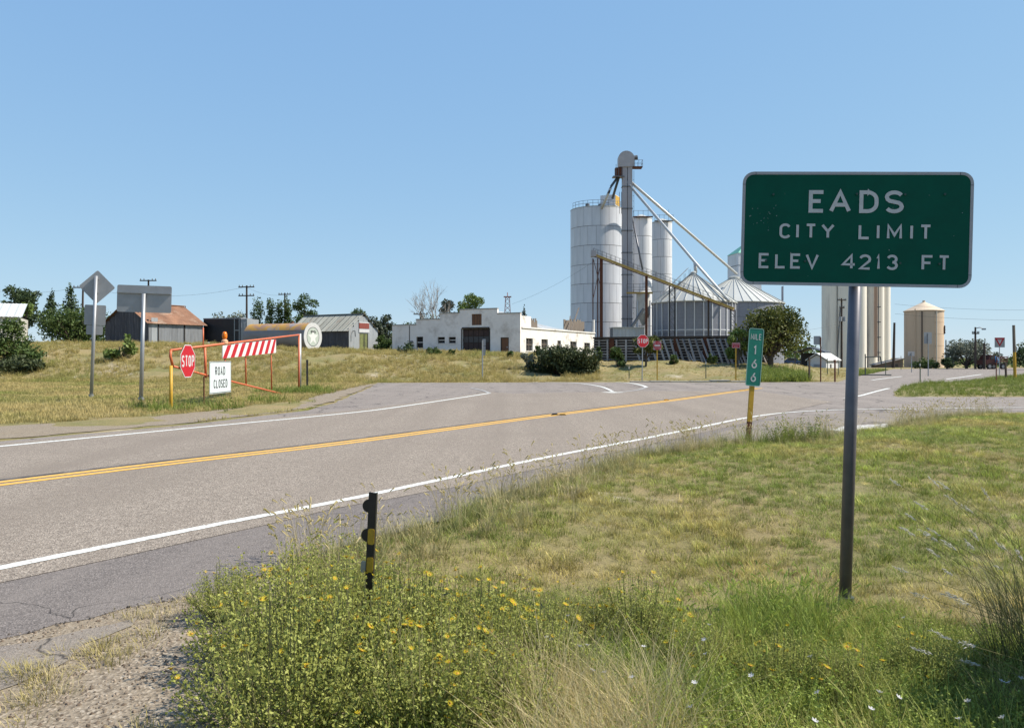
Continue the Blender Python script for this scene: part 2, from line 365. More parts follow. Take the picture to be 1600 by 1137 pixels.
gravel_m = road_mat('gravel', (.28,.225,.165), (.12,.092,.066), (.45,.38,.30), (.27,.21,.14), cs=70, bump=.6)
def ragged(poly, amp, step=.35, fixed=()):
    out = []; n = len(poly)
    for i in range(n):
        a = Vector(poly[i]); b = Vector(poly[(i+1) % n]); L = (b-a).length; dist = max(min(a.length, b.length), 3)
        st = max(step, dist*.02); k = int(min(max(1, L/st), 160)); nn = Vector((-(b-a).y, (b-a).x)).normalized()
        for j in range(k):
            p = a+(b-a)*j/k
            out.append(p+nn*amp*(mnoise.noise((p.x*1.3, p.y*1.3, 3))+.7*mnoise.noise((p.x*5, p.y*5, 9))))
    return [(p.x, p.y) for p in out]
def sheet(name, poly, z, mat, parent=None, amp=0, step=.35):
    if amp: poly = ragged(poly, amp, step)
    v3 = [Vector((x, y, z)) for x, y in poly]
    ar = sum(a.x*b.y-b.x*a.y for a, b in zip(v3, v3[1:]+v3[:1]))
    if ar < 0: v3 = v3[::-1]
    me = bpy.data.meshes.new(name); me.from_pydata([tuple(v) for v in v3], [], [tuple(range(len(v3)))])
    me.materials.append(mat); return link(name, me, parent)
road = tag(sheet('road', PAVE, 0, aged, amp=.10), kind='structure')
SH2 = [(x-.25, y+.165) for x, y in SHOULD[:8]]+SHOULD[8:]
shoulder = tag(sheet('road_shoulder', SH2, .004, dark_sh, amp=.10, step=.12), kind='structure')
CH = near_edge[:]+gl([(1230,643),(1300,628),(1185,611),(1000,611),(800,615),(765,612),(700,622),(560,640),(0,693)])
CH = [ext(CH[0], 45)]+CH+[ext(CH[-1], 45)]
sheet('chip_seal_surface', CH, .008, chip, road, amp=.03)
# worn corner pavement in front of the side road
sheet('worn_corner_pavement', gl([(1120,678),(1170,663),(1250,649),(1330,646),(1600,643.5),(1720,643),(1600,645.5),(1512,648),(1460,653),(1381,668),(1294,679),(1215,690),(1140,690)]), .008, patch_m, shoulder, amp=.06)
# broken slab and gravel bottom left, gravel beyond the far lane
tag(sheet('pavement', [ext(G(0,1012), 6)]+gl([(0,1012),(130,985),(215,966),(205,978),(135,1006),(78,1047),(0,1081)])+[ext(G(0,1081), 6)], .006, patch_m, amp=.07, step=.08), kind='structure')
tag(sheet('gravel_verge', [ext(G(0,985), 8)]+gl([(0,985),(135,958),(273,926),(345,912),(470,893),(520,980),(560,1137),(300,1500)]), .001, gravel_m, amp=.12, step=.08), kind='structure')
tag(sheet('gravel_strip', [ext(G(0,686), 40)]+gl([(0,686),(280,662),(480,638),(520,627),(577,604),(590,599),(566,602),(500,617),(470,627),(250,650),(0,666)])+[ext(G(0,666), 40)], .006, gravel_m, amp=.25), kind='structure')
# lime spill and dust at the corner
chalk = M('chalky_spill', (.62,.60,.57), (.30,.27,.25), scale=9, rough=.95, lo=.45, hi=.6)
sheet('lime_spill', gl([(1290,672),(1325,666),(1385,662.5),(1392,666.5),(1375,671),(1320,675)]), .012, chalk, shoulder, amp=.12, step=.1)
# --- painted lines
def paint(name, c, worn, lo=.5, hi=.66): return M(name, c, worn, rough=.8, scale=22, lo=lo, hi=hi, detail=8, bump=.15, bscale=90)
white_p = paint('worn_white_paint', (.80,.81,.78), (.40,.35,.31), .47, .66); yellow_p = paint('worn_yellow_paint', (.80,.44,.07), (.42,.29,.15), .48, .68)
faint_p = paint('faded_white_paint', (.45,.44,.43), (.24,.225,.215), .4, .6)
def smooth_path(pts, n=6):
    pts = [Vector(p) for p in pts]; out = []
    for i in range(len(pts)-1):
        p0 = pts[max(i-1, 0)]; p1 = pts[i]; p2 = pts[i+1]; p3 = pts[min(i+2, len(pts)-1)]
        for j in range(n):
            t = j/n; out.append(.5*((2*p1)+(p2-p0)*t+(2*p0-5*p1+4*p2-p3)*t*t+(3*p1-p0-3*p2+p3)*t**3))
    return out+[pts[-1]]
def line(name, pts, w, z, mat, off=0, extend=0, w1=None):
    pts = gl(pts)
    q = smooth_path(pts, 10)
    if extend: q = [Vector(ext(pts[0], extend*(1-j/20))) for j in range(20)]+q
    mb = MB(); n = len(q); vs = []
    for i, p in enumerate(q):
        d = (q[min(i+1, n-1)]-q[max(i-1, 0)]).normalized(); nn = Vector((-d.y, d.x)); ww = w if w1 is None else w+(w1-w)*i/(n-1)
        e = .008*mnoise.noise((p.x*3, p.y*3, 1))
        vs += [(*(p+nn*(off+ww/2+e)), z), (*(p+nn*(off-ww/2+e)), z)]
    mb.add(vs, [(2*i, 2*i+1, 2*i+3, 2*i+2) for i in range(n-1)])
    return mb.build(name, mat, road)
line('edge_line', [(0,889),(140,860.5),(350,818.5),(560,777.5),(840,718),(1000,687),(1100,666.5),(1170,652.5),(1230,645),(1320,640.3),(1450,639),(1600,637),(2200,634)], .118, .012, white_p, extend=45)
CY = [(0,756.5),(280,722.5),(560,689.5),(870,648),(1040,627),(1130,614.5),(1187,606.5)]
line('centre_line', CY, .14, .012, yellow_p, off=.12, extend=45); line('centre_line', CY, .14, .012, yellow_p, off=-.12, extend=45)
line('tar_seam', CY, .09, .0115, M('tar', (.05,.045,.042), (.16,.14,.125), scale=3, lo=.45, hi=.6, rough=.7), off=.30, extend=45)
line('edge_line', [(0,698),(280,671),(560,644),(660,630.5),(720,621.5),(752,616.5),(765,614.5)], .15, .012, white_p, extend=45)
line('edge_line', [(765,614.5),(757,611),(745,608),(735,606)], .16, .012, faint_p)
line('turn_line', [(820,596.5),(870,597.3),(905,599),(938,604),(957,611.5)], .16, .012, white_p)
line('turn_line', [(948,613.5),(966,612.8)], .75, .012, white_p)
line('turn_line', [(962,597.2),(985,598.6),(1003,602.2),(1010,605)], .2, .012, white_p)
line('turn_line', [(966,613),(985,611),(1000,608.5),(1010,605)], .2, .012, faint_p)
line('lane_line', [(1320,622.3),(1344,618.5),(1366,612.5),(1389,606.8)], .16, .012, white_p)
line('lane_line', [(1362,594),(1385,591),(1409,588.2)], .2, .012, white_p)
line('lane_line', [(1478,592.5),(1505,589),(1534,584.8)], .22, .012, white_p)
line('stop_line', [(1278,597.9),(1300,598.3),(1318,598.6)], .2, .012, faint_p)
# raised reflective markers on the centre line
for px, py, c in ((867,648.7,'black_rubber'), (879,648.9,'amber'), (1041,625.5,'amber')):
    x, y = G(px, py); mb = MB().prism([(-.10,0),(.10,0),(.055,.035),(-.055,.035)], -.05, .05)
    o = mb.build('pavement_marker', M('black_rubber', (.012,.012,.013), rough=.6) if c != 'amber' else M('amber_marker', (.6,.3,.02), rough=.35), None)
    o.location = (x, y, .012)
    tag(o, {867:'black pavement marker on the double yellow line', 879:'amber pavement marker just right of the black one on the centre line', 1041:'amber pavement marker farther along the centre line'}[px], 'road marker', 'pavement markers')
# concrete kerb across the junction
conc = M('old_concrete', (.44,.41,.37), (.33,.30,.27), rough=.9, scale=3, bump=.3)
xa, ya = G(985,597); xb, yb = G(1172,598)
k = thing('kerb', 'low broken concrete kerb along the far side of the junction', 'kerb', ((xa+xb)/2, (ya+yb)/2, 0))
for i in range(6):
    a = Vector(G(985+31.2*i, 596.6)); b = Vector(G(985+31.2*i+29.5, 596.6)); hgt_k = .08+.02*(i % 2)+(.07 if i == 4 else 0)
    MB().bar((a.x, a.y, hgt_k/2-.03), (b.x, b.y, hgt_k/2-.03), .7, hgt_k).build('kerb_stone', conc, k, sub=k.location)
# ------------------------------------------------------------------ common materials
galv = M('galvanised_steel', (.42,.43,.45), (.33,.34,.36), rough=.45, metal=.5, scale=3, stretch=(1,1,.4))
post_dark = M('dark_steel_post', (.16,.155,.18), (.125,.12,.14), rough=.42, metal=.4, scale=6)
post_grey = M('grey_post', (.20,.20,.22), (.15,.15,.165), rough=.45, metal=.5, scale=6)
alu = M('bare_aluminium', (.40,.405,.42), (.34,.345,.36), rough=.5, metal=.35, scale=2)
sheet_grn = M('sign_green', (.001,.095,.062), (.002,.08,.053), rough=.6, spec=.12, scale=6, c3=(.004,.115,.08), s3=60, lo3=.72, hi3=.76)
sheet_grn2 = M('sign_green_bright', (.004,.20,.15), (.004,.17,.13), rough=.4, scale=8)
sign_white = M('sign_white', (.62,.62,.63), (.52,.52,.54), rough=.5, scale=14)
sign_letter = M('dull_reflective_white', (.62,.61,.62), (.53,.53,.55), rough=.5, scale=14)
sign_frame = M('sign_border', (.42,.41,.44), (.36,.35,.38), rough=.5, scale=5)
sign_red = M('sign_red', (.52,.012,.025), (.45,.012,.022), rough=.4, scale=8)
red_fade = M('faded_red', (.42,.025,.045), (.34,.025,.04), rough=.6, scale=8)
sign_blk = M('sign_black', (.02,.02,.022), rough=.6)
orange_p = M('orange_red_pipe', (.70,.17,.065), (.58,.135,.055), rough=.5, scale=9, c3=(.25,.09,.05), s3=5, lo3=.6, hi3=.7)
yellow_post = M('yellow_post', (.62,.36,.03), (.5,.29,.03), rough=.55, scale=8, c3=(.16,.08,.03), s3=6, lo3=.58, hi3=.68)
amber_l = M('amber_lens', (.9,.24,.01), (.75,.16,.01), rough=.25, scale=30)
rust = M('rust', (.16,.055,.028), (.09,.035,.022), rough=.9, scale=5, bump=.3)
tgreen = M('green_tpost', (.02,.06,.035), (.035,.06,.04), rough=.6, scale=10)
wood = M('weathered_wood', (.23,.19,.155), (.15,.12,.10), rough=.9, scale=6, stretch=(1,1,.15), bump=.4)
darkwood = M('dark_pole_wood', (.085,.062,.05), (.055,.04,.034), rough=.9, scale=5, stretch=(1,1,.2), bump=.3)

# ------------------------------------------------------------------ city limit sign
sY = 5.3; SB = base(1325, 951)
s = thing('city_limit_sign', 'large green city limit sign reading EADS on a grey steel post', 'road sign', (SB.x, SB.y, SB.z), rot=(R(-.4), R(1.6), R(-6.5)))
pz = (P(1337,447,SB.y).z-SB.z); k = .00424/5.28*SB.y    # metres per photo pixel at the sign
W_, H_ = 359*k*.966, 178.5*k
zc = P(1339,357.5,SB.y).z-SB.z; xc = (1339-1327)*k-zc*math.tan(R(1.6))
MB().tube([(-.008,.05,-.35),(.008,.05,zc+H_*.38)], .040, 20).build('post', post_dark, s, smooth=True)
MB().tube([(0,.05,-.02),(0,.05,.06)], .052, 16).build('ground_sleeve', post_grey, s)
pn = MB(); plate(pn, [(x+xc, z+zc) for x, z in rrect(W_, H_, .075)], -.002, .002); pan = pn.build('panel', sheet_grn, s)
bo = MB(); ring(bo, [(x+xc, z+zc) for x, z in rrect(W_+.004, H_+.004, .077)], [(x+xc, z+zc) for x, z in rrect(W_-.036, H_-.036, .055)], -.005, -.0025); bo.build('border', sign_frame, s)
for dx, dz in ((-.5,.5),(.5,.5),(-.5,-.5),(.5,-.5)):       # seams in the border tape
    MB().box(xc+dx*(W_-.17)-.0012, xc+dx*(W_-.17)+.0012, -.0058, -.005, zc+dz*(H_-.018)-.010, zc+dz*(H_-.018)+.010).build('border_seam', sign_blk, s)
    MB().box(xc+dx*(W_-.018)-.010, xc+dx*(W_-.018)+.010, -.0058, -.005, zc+dz*(H_-.17)-.0012, zc+dz*(H_-.17)+.0012).build('border_seam', sign_blk, s)
def U(cx): return xc+(cx-787)/4*k
def V(cy, cx): return zc+(434+.0185*(cx-787)-cy)/4*k
def row(items, top, bot, sw):
    for ch, a, b in items:
        mb = MB(); m_ = (a+b)/2; letters(mb, [(ch, U(a), U(b), V(bot+.0185*(m_-787), m_), V(top+.0185*(m_-787), m_))], sw*k/4, -.006); mb.build('letter', sign_letter, s)
row([('E',500,600),('A',625,757),('D',806,921),('S',958,1072)], 192, 334, 24)
row([('C',326,397),('I',427,446),('T',484,552),('Y',580,662),('L',806,876),('I',914,933),('M',976,1066),('I',1113,1132),('T',1170,1241)], 403, 498, 16)
row([('E',203,271),('L',304,371),('E',397,464),('V',490,571),('4',709,796),('2',814,886),('1',915,945),('3',976,1046),('F',1186,1257),('T',1284,1353)], 592, 688, 15.5)
spk = M('paint_fleck', (.35,.42,.40), rough=.6)
for cx, cy in ((282,211),(790,215),(1077,222),(1312,224),(248,630),(487,634),(1058,650),(1290,655)):
    MB().tube([(U(cx), -.0065, V(cy,cx)), (U(cx), -.0135, V(cy,cx))], .0075, 8).build('bolt', M('green_bolt', (.03,.07,.06), rough=.5), s)
fl = MB()
for _ in range(34):
    cx, cy = (random.gauss(210, 55), random.gauss(355, 55)) if random.random() < .6 else (random.uniform(130,1440), random.uniform(130,740))
    if not (110 < cx < 1460 and 110 < cy < 740): continue
    r = random.uniform(.0012, .0032); a = [(U(cx)+r*math.cos(i*1.05)*random.uniform(.5,1.4), -.0064, V(cy,cx)+r*math.sin(i*1.05)*random.uniform(.6,1.6)) for i in range(6)]
    fl.add(a, [(0,1,2,3,4,5)])
o = fl.build('chipped_flecks', spk, s); o['kind'] = 'stuff'
for z in (zc+.24, zc-.2): MB().box(xc-W_*.42, xc+W_*.42, .004, .014, z-.02, z+.02).build('back_brace', alu, s)

# ------------------------------------------------------------------ mile marker
MBs = base(1170, 690); q = MBs.y/F
s = thing('mile_marker', 'green mile 166 marker leaning on a yellow post in the grass', 'road sign', MBs, rot=(0, R(4.3), R(9)))
hp = (690-513)*q
MB().bar((0,.03,-.3), (0,.03,hp*.5), .085, .04, up=(0,1,0)).build('post', yellow_post, s)
lo_ = MB().bar((0,.0295,-.01), (0,.0295,.36), .0865, .0425, up=(0,1,0)).build('post_foot', rust, s)
pw, ph = 24.5*q, 90*q; z0 = hp-ph/2
pn = MB(); plate(pn, [(x, z+z0) for x, z in rrect(pw, ph, .035)], 0, .004); pn.build('panel', sheet_grn2, s)
bo = MB(); ring(bo, [(x, z+z0) for x, z in rrect(pw+.003, ph+.003, .036)], [(x, z+z0) for x, z in rrect(pw-.022, ph-.022, .026)], -.003, -.001); bo.build('border', M('teal_border', (.25,.45,.42), rough=.5), s)
text_obj(s, sign_white, 'MILE', 0, z0+ph*.355, ph*.105, .0125, cw=.43, gap=.13, y=-.002)
for i, ch in enumerate('166'):
    lt = MB(); hh_ = ph*.165; zz = z0+ph*(.125-.235*i)
    letters(lt, [(ch, -hh_*.3, hh_*.3, zz-hh_/2, zz+hh_/2)], .024, -.002); lt.build('lettering', sign_white, s)

# ------------------------------------------------------------------ delineator post in the gumweed
dB = base(571, 1030); q = dB.y/F; dh = (1030-770)*q
s = thing('delineator_post', 'black delineator post with round reflectors and yellow patches in the gumweed', 'marker post', dB, rot=(0, R(2.6), R(-8)))
blk = M('black_post', (.012,.012,.014), (.02,.019,.02), rough=.4, scale=20)
pr = MB(); hw = .0215
pr.prism([(-hw,-.15),(hw,-.15),(hw,dh),(-hw,dh)], 0, .004); pr.box(-hw,-hw+.004,.004,.022,-.15,dh); pr.box(hw-.004,hw,.004,.022,-.15,dh); pr.build('post', blk, s)
for z in (dh-.078, dh-.235):
    mb = MB(); c = [(-.026+.036*math.cos(2*math.pi*i/20), z+.036*math.sin(2*math.pi*i/20)) for i in range(20)]
    mb.prism(c[::-1], .026, .036); mb.build('reflector', blk, s)
yel = M('yellow_tape', (.60,.36,.02), (.40,.23,.02), rough=.5, scale=30)
for z, h_ in ((dh-.235, .085), (dh-.385, .08)):
    mb = MB(); plate(mb, [(x+.002, zz+z) for x, zz in rrect(.036, h_, .011)], -.003, -.001); mb.build('reflective_patch', yel, s)
mb = MB(); plate(mb, [(x-.035, zz+dh-.40) for x, zz in rrect(.03, .06, .008)], .004, .008); mb.build('bracket', galv, s)

# ------------------------------------------------------------------ two road signs seen from behind on the left
B1 = base(143, 621); q = B1.y/F
s = thing('diamond_sign', 'back of a grey diamond warning sign with two plates below, at the left', 'road sign', B1, rot=(0, R(2.1), R(12)))
MB().tube([(0,-.04,-.3),(0,-.04,190*q)], .062, 12).build('post', galv, s, smooth=True)
MB().tube([(0,-.04,-.02),(0,-.04,.12)], .085, 12).build('post_sleeve', galv, s)
def pl(name, x, z, w_, h_, rot45=False, r=.05, y=.03, mat=alu):
    pts = rrect(w_, h_, r)
    if rot45: c_, s_ = math.cos(R(45)), math.sin(R(45)); pts = [(a*c_-b*s_, a*s_+b*c_) for a, b in pts]
    mb = MB(); plate(mb, [(a+x, b+z) for a, b in pts], y, y+.004); return mb.build(name, mat, s)
pl('diamond_plate', .03, (621-448)*q, 37.5*q, 37.5*q, True, .06)
pl('square_plate', 0, (621-492)*q, 31*q, 31.5*q)
pl('small_plate', 0, (621-515.5)*q, 24*q, 14.5*q, y=.034)
for z in (186, 165): MB().box(-.09, .09, -.01, .03, z*q-.03, z*q+.03).build('clamp', galv, s)
B2 = base(221, 627); q = B2.y/F
s = thing('guide_sign', 'back of a wide grey rectangular road sign on a post beside the gate', 'road sign', B2, rot=(0, R(1.4), R(8)))
MB().tube([(0,-.05,-.3),(0,-.05,168*q)], .068, 12).build('post', galv, s, smooth=True)
MB().tube([(0,-.05,-.02),(0,-.05,.14)], .095, 12).build('post_sleeve', galv, s)
pl('panel', .0, (627-467)*q, 81*q, 42*q, r=.06)
for z in (169.5,): MB().box(-40*q, 40*q, -.03, .03, z*q-.025, z*q+.025).build('back_brace', galv, s)

# ------------------------------------------------------------------ swing gate with signs
g0 = base(266, 642); g1 = base(468, 611)
d = (g1.xy-g0.xy); rz = math.atan2(d.y, d.x); L = d.length; fr = Fr(g0, rz)
def gp(px, py, off=0): a, z = fr.pt(px, py, 'front', off); return a, z
gt = thing('road_closed_gate', 'orange pipe swing gate across the verge with a yellow end post', 'gate', g0, rz)
# here the frame's -y side faces the highway
def tubep(name, pts, r, mat, y=0):
    return MB().tube([(a, y, z) for a, z in pts], r, 8).build(name, mat, gt, smooth=True)
A = gp(267,547); Bq = gp(467,523); Cc = gp(460,620); D_ = gp(270,572)
tubep('top_rail', [A, Bq], .038, orange_p); tubep('bottom_rail', [D_, gp(322,586), Cc], .034, orange_p); tubep('end_rail', [A, gp(266,556), D_], .04, orange_p)
tubep('hinge_rail', [Bq, (Bq[0], Cc[1]-.02)], .042, orange_p)
for px, t_, b_ in ((320,543,590),(351,539,593),(383,536,601),(423,530,608)): tubep('upright', [gp(px,t_), gp(px+1.5,b_)], .028 if px != 320 else .042, orange_p)
MB().tube([(A[0],.0,-.3),(A[0],.0,D_[1]+.02)], .05, 10).build('end_post', yellow_post, gt, smooth=True)
MB().tube([(Bq[0]+.28,.05,-.3),(Bq[0]+.28,.05,Bq[1]+.06)], .075, 10).build('hinge_post', galv, gt, smooth=True)
MB().tube([(gp(320,600)[0],.02,-.2),(gp(320,600)[0]-.02,.02,gp(322,588)[1])], .025, 6).build('prop_post', rust, gt)
tubep('lamp_mast', [gp(317.5,545), gp(317.5,512)], .022, orange_p)
# striped board
a0, zt0 = gp(344,540); _, zb0 = gp(344,560); a1, zt1 = gp(428,530); _, zb1 = gp(428,551)
bd = MB().prism([(a0,zb0),(a1,zb1),(a1,zt1),(a0,zt0)], -.085, -.06).build('striped_board', M('board_white', (.78,.77,.76), (.66,.65,.64), rough=.5, scale=8), gt)
ns = 8
for i in range(ns):
    f0 = i/ns; f1 = (i+.52)/ns; sh = .62/ns
    def bp(f, v): f = min(max(f, 0), 1); return (a0+(a1-a0)*f, (zb0+(zb1-zb0)*f)*(1-v)+(zt0+(zt1-zt0)*f)*v)
    MB().prism([bp(f0,.0), bp(f1,.0), bp(f1+sh,1), bp(f0+sh,1)], -.0875, -.0858).build('red_stripe', sign_red, bd)
# lamp
la, lz = gp(351,536); lp = MB().lathe([(.001,0),(.11,0),(.11,.1),(.07,.14),(.045,.16)], 14, la, 0); lp.v = [(x, y, z+lz-.02) for x, y, z in lp.v]; lp.build('lamp_base', M('lamp_base_orange', (.75,.42,.25), rough=.5), gt)
ln = MB().lathe([(.045,0),(.075,.03),(.085,.10),(.08,.18),(.06,.24),(.0,.26)], 14, la, 0); ln.v = [(x, y, z+lz+.13) for x, y, z in ln.v]; ln.build('warning_lamp', amber_l, gt, smooth=True)
def octo(c, r): return [(c[0]+r*math.cos(R(22.5+45*i)), c[1]+r*math.sin(R(22.5+45*i))) for i in range(8)]
def stop_face(parent, cx, cz, r, y, flip=1):
    mb = MB(); plate(mb, octo((cx,cz), r), y-.002, y+.003); mb.build('panel', sign_white, parent)
    mb = MB(); plate(mb, octo((cx,cz), r*.945), y-.005, y-.003); mb.build('red_face', sign_red, parent)
    text_obj(parent, sign_white, 'STOP', cx, cz, r*.66, r*.105, cw=.5, gap=.13, y=y-.007)
sa, sz = gp(289,564); _, st = gp(289,538.5)
ss = thing('stop_sign', 'red stop sign hung on the orange gate beside the yellow post', 'stop sign', g0+Vector((fr.d.x*sa, fr.d.y*sa, sz)), rz)
stop_face(ss, 0, 0, (st-sz)/.924, -.09)
MB().box(-.03,.03,-.086,-.04,-.25,.25).build('mount', galv, ss)
ra, rz_ = gp(323,565); rb, _ = gp(357,563); _, rbz = gp(340,614); _, rtz = gp(340,564.5)
rc = thing('road_closed_sign', 'white road closed sign hung low on the orange gate', 'road sign', g0+Vector((fr.d.x*(ra+rb)/2, fr.d.y*(ra+rb)/2, (rbz+rtz)/2)), rz)
ww, hh_ = rb-ra, rtz-rbz
mb = MB(); plate(mb, rrect(ww, hh_, .04), -.09, -.085); mb.build('panel', M('sign_pale_white', (.68,.74,.76), (.6,.66,.68), rough=.5, scale=6), rc)
bo = MB(); ring(bo, rrect(ww-.03, hh_-.03, .035), rrect(ww-.07, hh_-.07, .03), -.0925, -.0905); bo.build('border', sign_blk, rc)
text_obj(rc, sign_blk, 'ROAD', -.02*ww, hh_*.2, hh_*.27, .042, cw=.62*.9, gap=.22, y=-.093)
text_obj(rc, sign_blk, 'CLOSED', 0, -hh_*.2, hh_*.27, .042, cw=.62*.85, gap=.16, y=-.093)
for x in (-.3,.3): MB().box(x-.02, x+.02, -.085, -.03, hh_*.2, hh_*.2+.05).build('hanger', galv, rc)

# ------------------------------------------------------------------ other signs and posts
def sign_post(name, label, cat, px, by, top, mat, r=.03, rot=(0,0,0), flat=False):
    b = base(px, by); q = b.y/F; s = thing(name, label, cat, b, rot=rot)
    (MB().bar((0,.03,-.25),(0,.03,(by-top)*q), .07, .04, up=(0,1,0)) if flat else MB().tube([(0,.03,-.25),(0,.03,(by-top)*q)], r, 8)).build('post', mat, s)
    return s, q
s, q = sign_post('stop_sign', 'red stop sign on a steel post across the junction', 'stop sign', 1003.5, 596, 527, galv, .035, rot=(0,R(.8),R(16)))
stop_face(s, 0, (596-533)*q, 10.6*q, -.02)
s, q = sign_post('do_not_enter_sign', 'round red do not enter sign on a yellow post beside the stop sign', 'road sign', 1027, 595, 533, yellow_post, rot=(0,0,R(5)), flat=True)
mb = MB(); plate(mb, rrect(13*q,14*q,.05), -.004, 0); mb.v = [(x,y,z+(595-540)*q) for x,y,z in mb.v]; mb.build('panel', M('faded_pink_panel', (.42,.30,.33), rough=.6), s)
mb = MB(); plate(mb, [(6.4*q*math.cos(2*math.pi*i/24), (595-540)*q+6.9*q*math.sin(2*math.pi*i/24)) for i in range(24)], -.008, -.005); mb.build('red_disc', red_fade, s)
MB().box(-4.6*q,4.6*q,-.012,-.009,(595-541.2)*q,(595-539)*q).build('white_bar', sign_white, s)
text_obj(s, M('faded_pink', (.5,.25,.28), rough=.6), 'DO NOT', 0, (595-536.6)*q, 2.3*q, .035, cw=.6, gap=.2, y=-.010)
text_obj(s, M('faded_pink', (.5,.25,.28), rough=.6), 'ENTER', 0, (595-543.6)*q, 2.3*q, .035, cw=.6, gap=.2, y=-.010)
s, q = sign_post('wrong_way_sign', 'small red wrong way sign on a yellow post left of the mile marker', 'road sign', 1150, 595, 538, yellow_post, rot=(0,0,R(2)), flat=True)
mb = MB(); plate(mb, rrect(13*q,8.5*q,.05), -.004, 0); mb.v = [(x,y,z+(595-539.5)*q) for x,y,z in mb.v]; mb.build('panel', red_fade, s)
bo = MB(); ring(bo, rrect(12.4*q,7.9*q,.04), rrect(11.6*q,7.1*q,.03), -.007, -.005); bo.v = [(x,y,z+(595-539.5)*q) for x,y,z in bo.v]; bo.build('border', sign_white, s)
for tx, yy in (('WRONG',537.7),('WAY',541.4)):
    text_obj(s, M('faded_pink', (.5,.25,.28), rough=.6), tx, 0, (595-yy)*q, 2.4*q, .035, cw=.6, gap=.2, y=-.006)
# yield sign
s, q = sign_post('yield_sign', 'red and white yield sign on a square backing at the right edge', 'yield sign', 1562, 590, 541, galv, .03, rot=(0,0,R(-4)))
zc_ = (590-535)*q; hw = 8*q
mb = MB(); plate(mb, rrect(2*hw*.96,15.2*q,.02), -.004, 0); mb.v = [(x,y,z+zc_) for x,y,z in mb.v]; mb.build('backing', alu, s)
mb = MB(); plate(mb, [(hw,zc_+7.6*q),(-hw,zc_+7.6*q),(0,zc_-6.6*q)], -.008, -.005); mb.build('red_triangle', sign_red, s)
mb = MB(); plate(mb, [(hw*.46,zc_+4.9*q),(-hw*.46,zc_+4.9*q),(0,zc_-2.6*q)], -.011, -.009); mb.build('white_triangle', sign_white, s)
text_obj(s, sign_red, 'YIELD', 0, zc_+3.4*q, 1.5*q, .025, cw=.6, gap=.2, y=-.012)
# signs seen from the back
def back_sign(label, px, by, plates, mat=galv, top=None):
    b = base(px, by); q = b.y/F; s = thing('road_sign', label, 'road sign', b, rot=(0,0,R(random.uniform(-8,8))))
    MB().tube([(0,-.03,-.25),(0,-.03,(by-(top or plates[0][1]+2))*q)], .04, 8).build('post', mat, s)
    for x, t_, w_, h_ in plates:
        mb = MB(); plate(mb, rrect(w_*q,h_*q,.03), .015, .02); mb.v = [(a+x*q,c_,e+(by-t_-h_/2)*q) for a,c_,e in mb.v]; mb.build('panel', alu, s)
    return s
back_sign('narrow grey sign plate on a thin post in front of the white building', 754, 594, [(2.2,530,5,10.5),(2.2,541,5,10),(2.4,551.5,4,4)])
back_sign('small grey square sign back on a rusty post by the wire fence', 1282, 597, [(-5,525,11,13.5)], rust)
back_sign('pale grey sign back standing in front of the tan tank', 1450, 588, [(0,519,13,18)])
back_sign('low grey sign back with a wide plate beside the tan tank', 1424, 582, [(0,549,11,7)])
def tpost(label, px, by, top, mat=tgreen, w_=.05, lean=0):
    b = base(px, by); q = b.y/F; s = thing('fence_post', label, 'post', b, rot=(0,R(lean),R(20)), group='fence posts along the verge')
    hz = (by-top)*q; mb = MB(); mb.box(-w_/2,w_/2,-.006,.006,-.3,hz); mb.box(-.006,.006,.006,w_,-.3,hz)
    mb.build('stem', mat, s)
    MB().box(-w_/2-.002,w_/2+.002,-.012,w_+.004,hz-.14,hz+.003).build('tip', M('white_tip',(.4,.4,.38),rough=.7) if mat is tgreen else mat, s)
for a in (('green metal fence post left of the far stop sign',983,592,573),('green metal fence post between the do not enter and wrong way signs',1103,592,566),
          ('dark fence post right of the mile marker',1265,596,558,darkwood,.11),('short green post under the small white house',1293,585,560),
          ('rusty fence post in front of the small white house',1305,597,562,rust,.09),('thin green post right of the small white house',1310,586,562),
          ('green post in the grass left of the tan tank',1438,597,568),('post with pale top left of the tan tank',1408,578,556),('dark leaning post right of the yield sign',1573,592,566,darkwood,.12,-4),
          ('dark post behind the orange gate',480,607,562,sign_blk,.09),('thin post in front of the brown shed',1384,587,562,tgreen),('thin stake below the yield sign',1557,598,566,rust,.05)): tpost(*a)
# tall yellow wooden post right
b = base(1586, 592); q = b.y/F
s = thing('marker_pole', 'tall wooden pole with a yellow lower half at the right edge', 'pole', b, rot=(0,R(-1.5),0))
MB().tube([(0,0,-.3),(0,0,42*q)], .1, 8).build('painted_base', yellow_post, s); MB().tube([(0,0,42*q),(0,0,84*q)], [.098,.09], 8).build('shaft', wood, s)
# pipe frame gate
b = base(1352, 587); q = b.y/F
s = thing('pipe_gate', 'thin open pipe gate frame beside the far road', 'gate', b, R(-10))
for nm, p0, p1 in (('upright',(0,0,-.2),(0,0,34*q)),('top_rail',(0,0,29*q),(22*q,0,30*q)),('upright',(22*q,0,30*q),(24*q,0,18*q)),('base_rail',(-10*q,0,1.5*q),(38*q,0,1.5*q))):
    MB().tube([p0,p1], .05, 6).build(nm, M('dark_pipe',(.05,.07,.07),rough=.6), s)
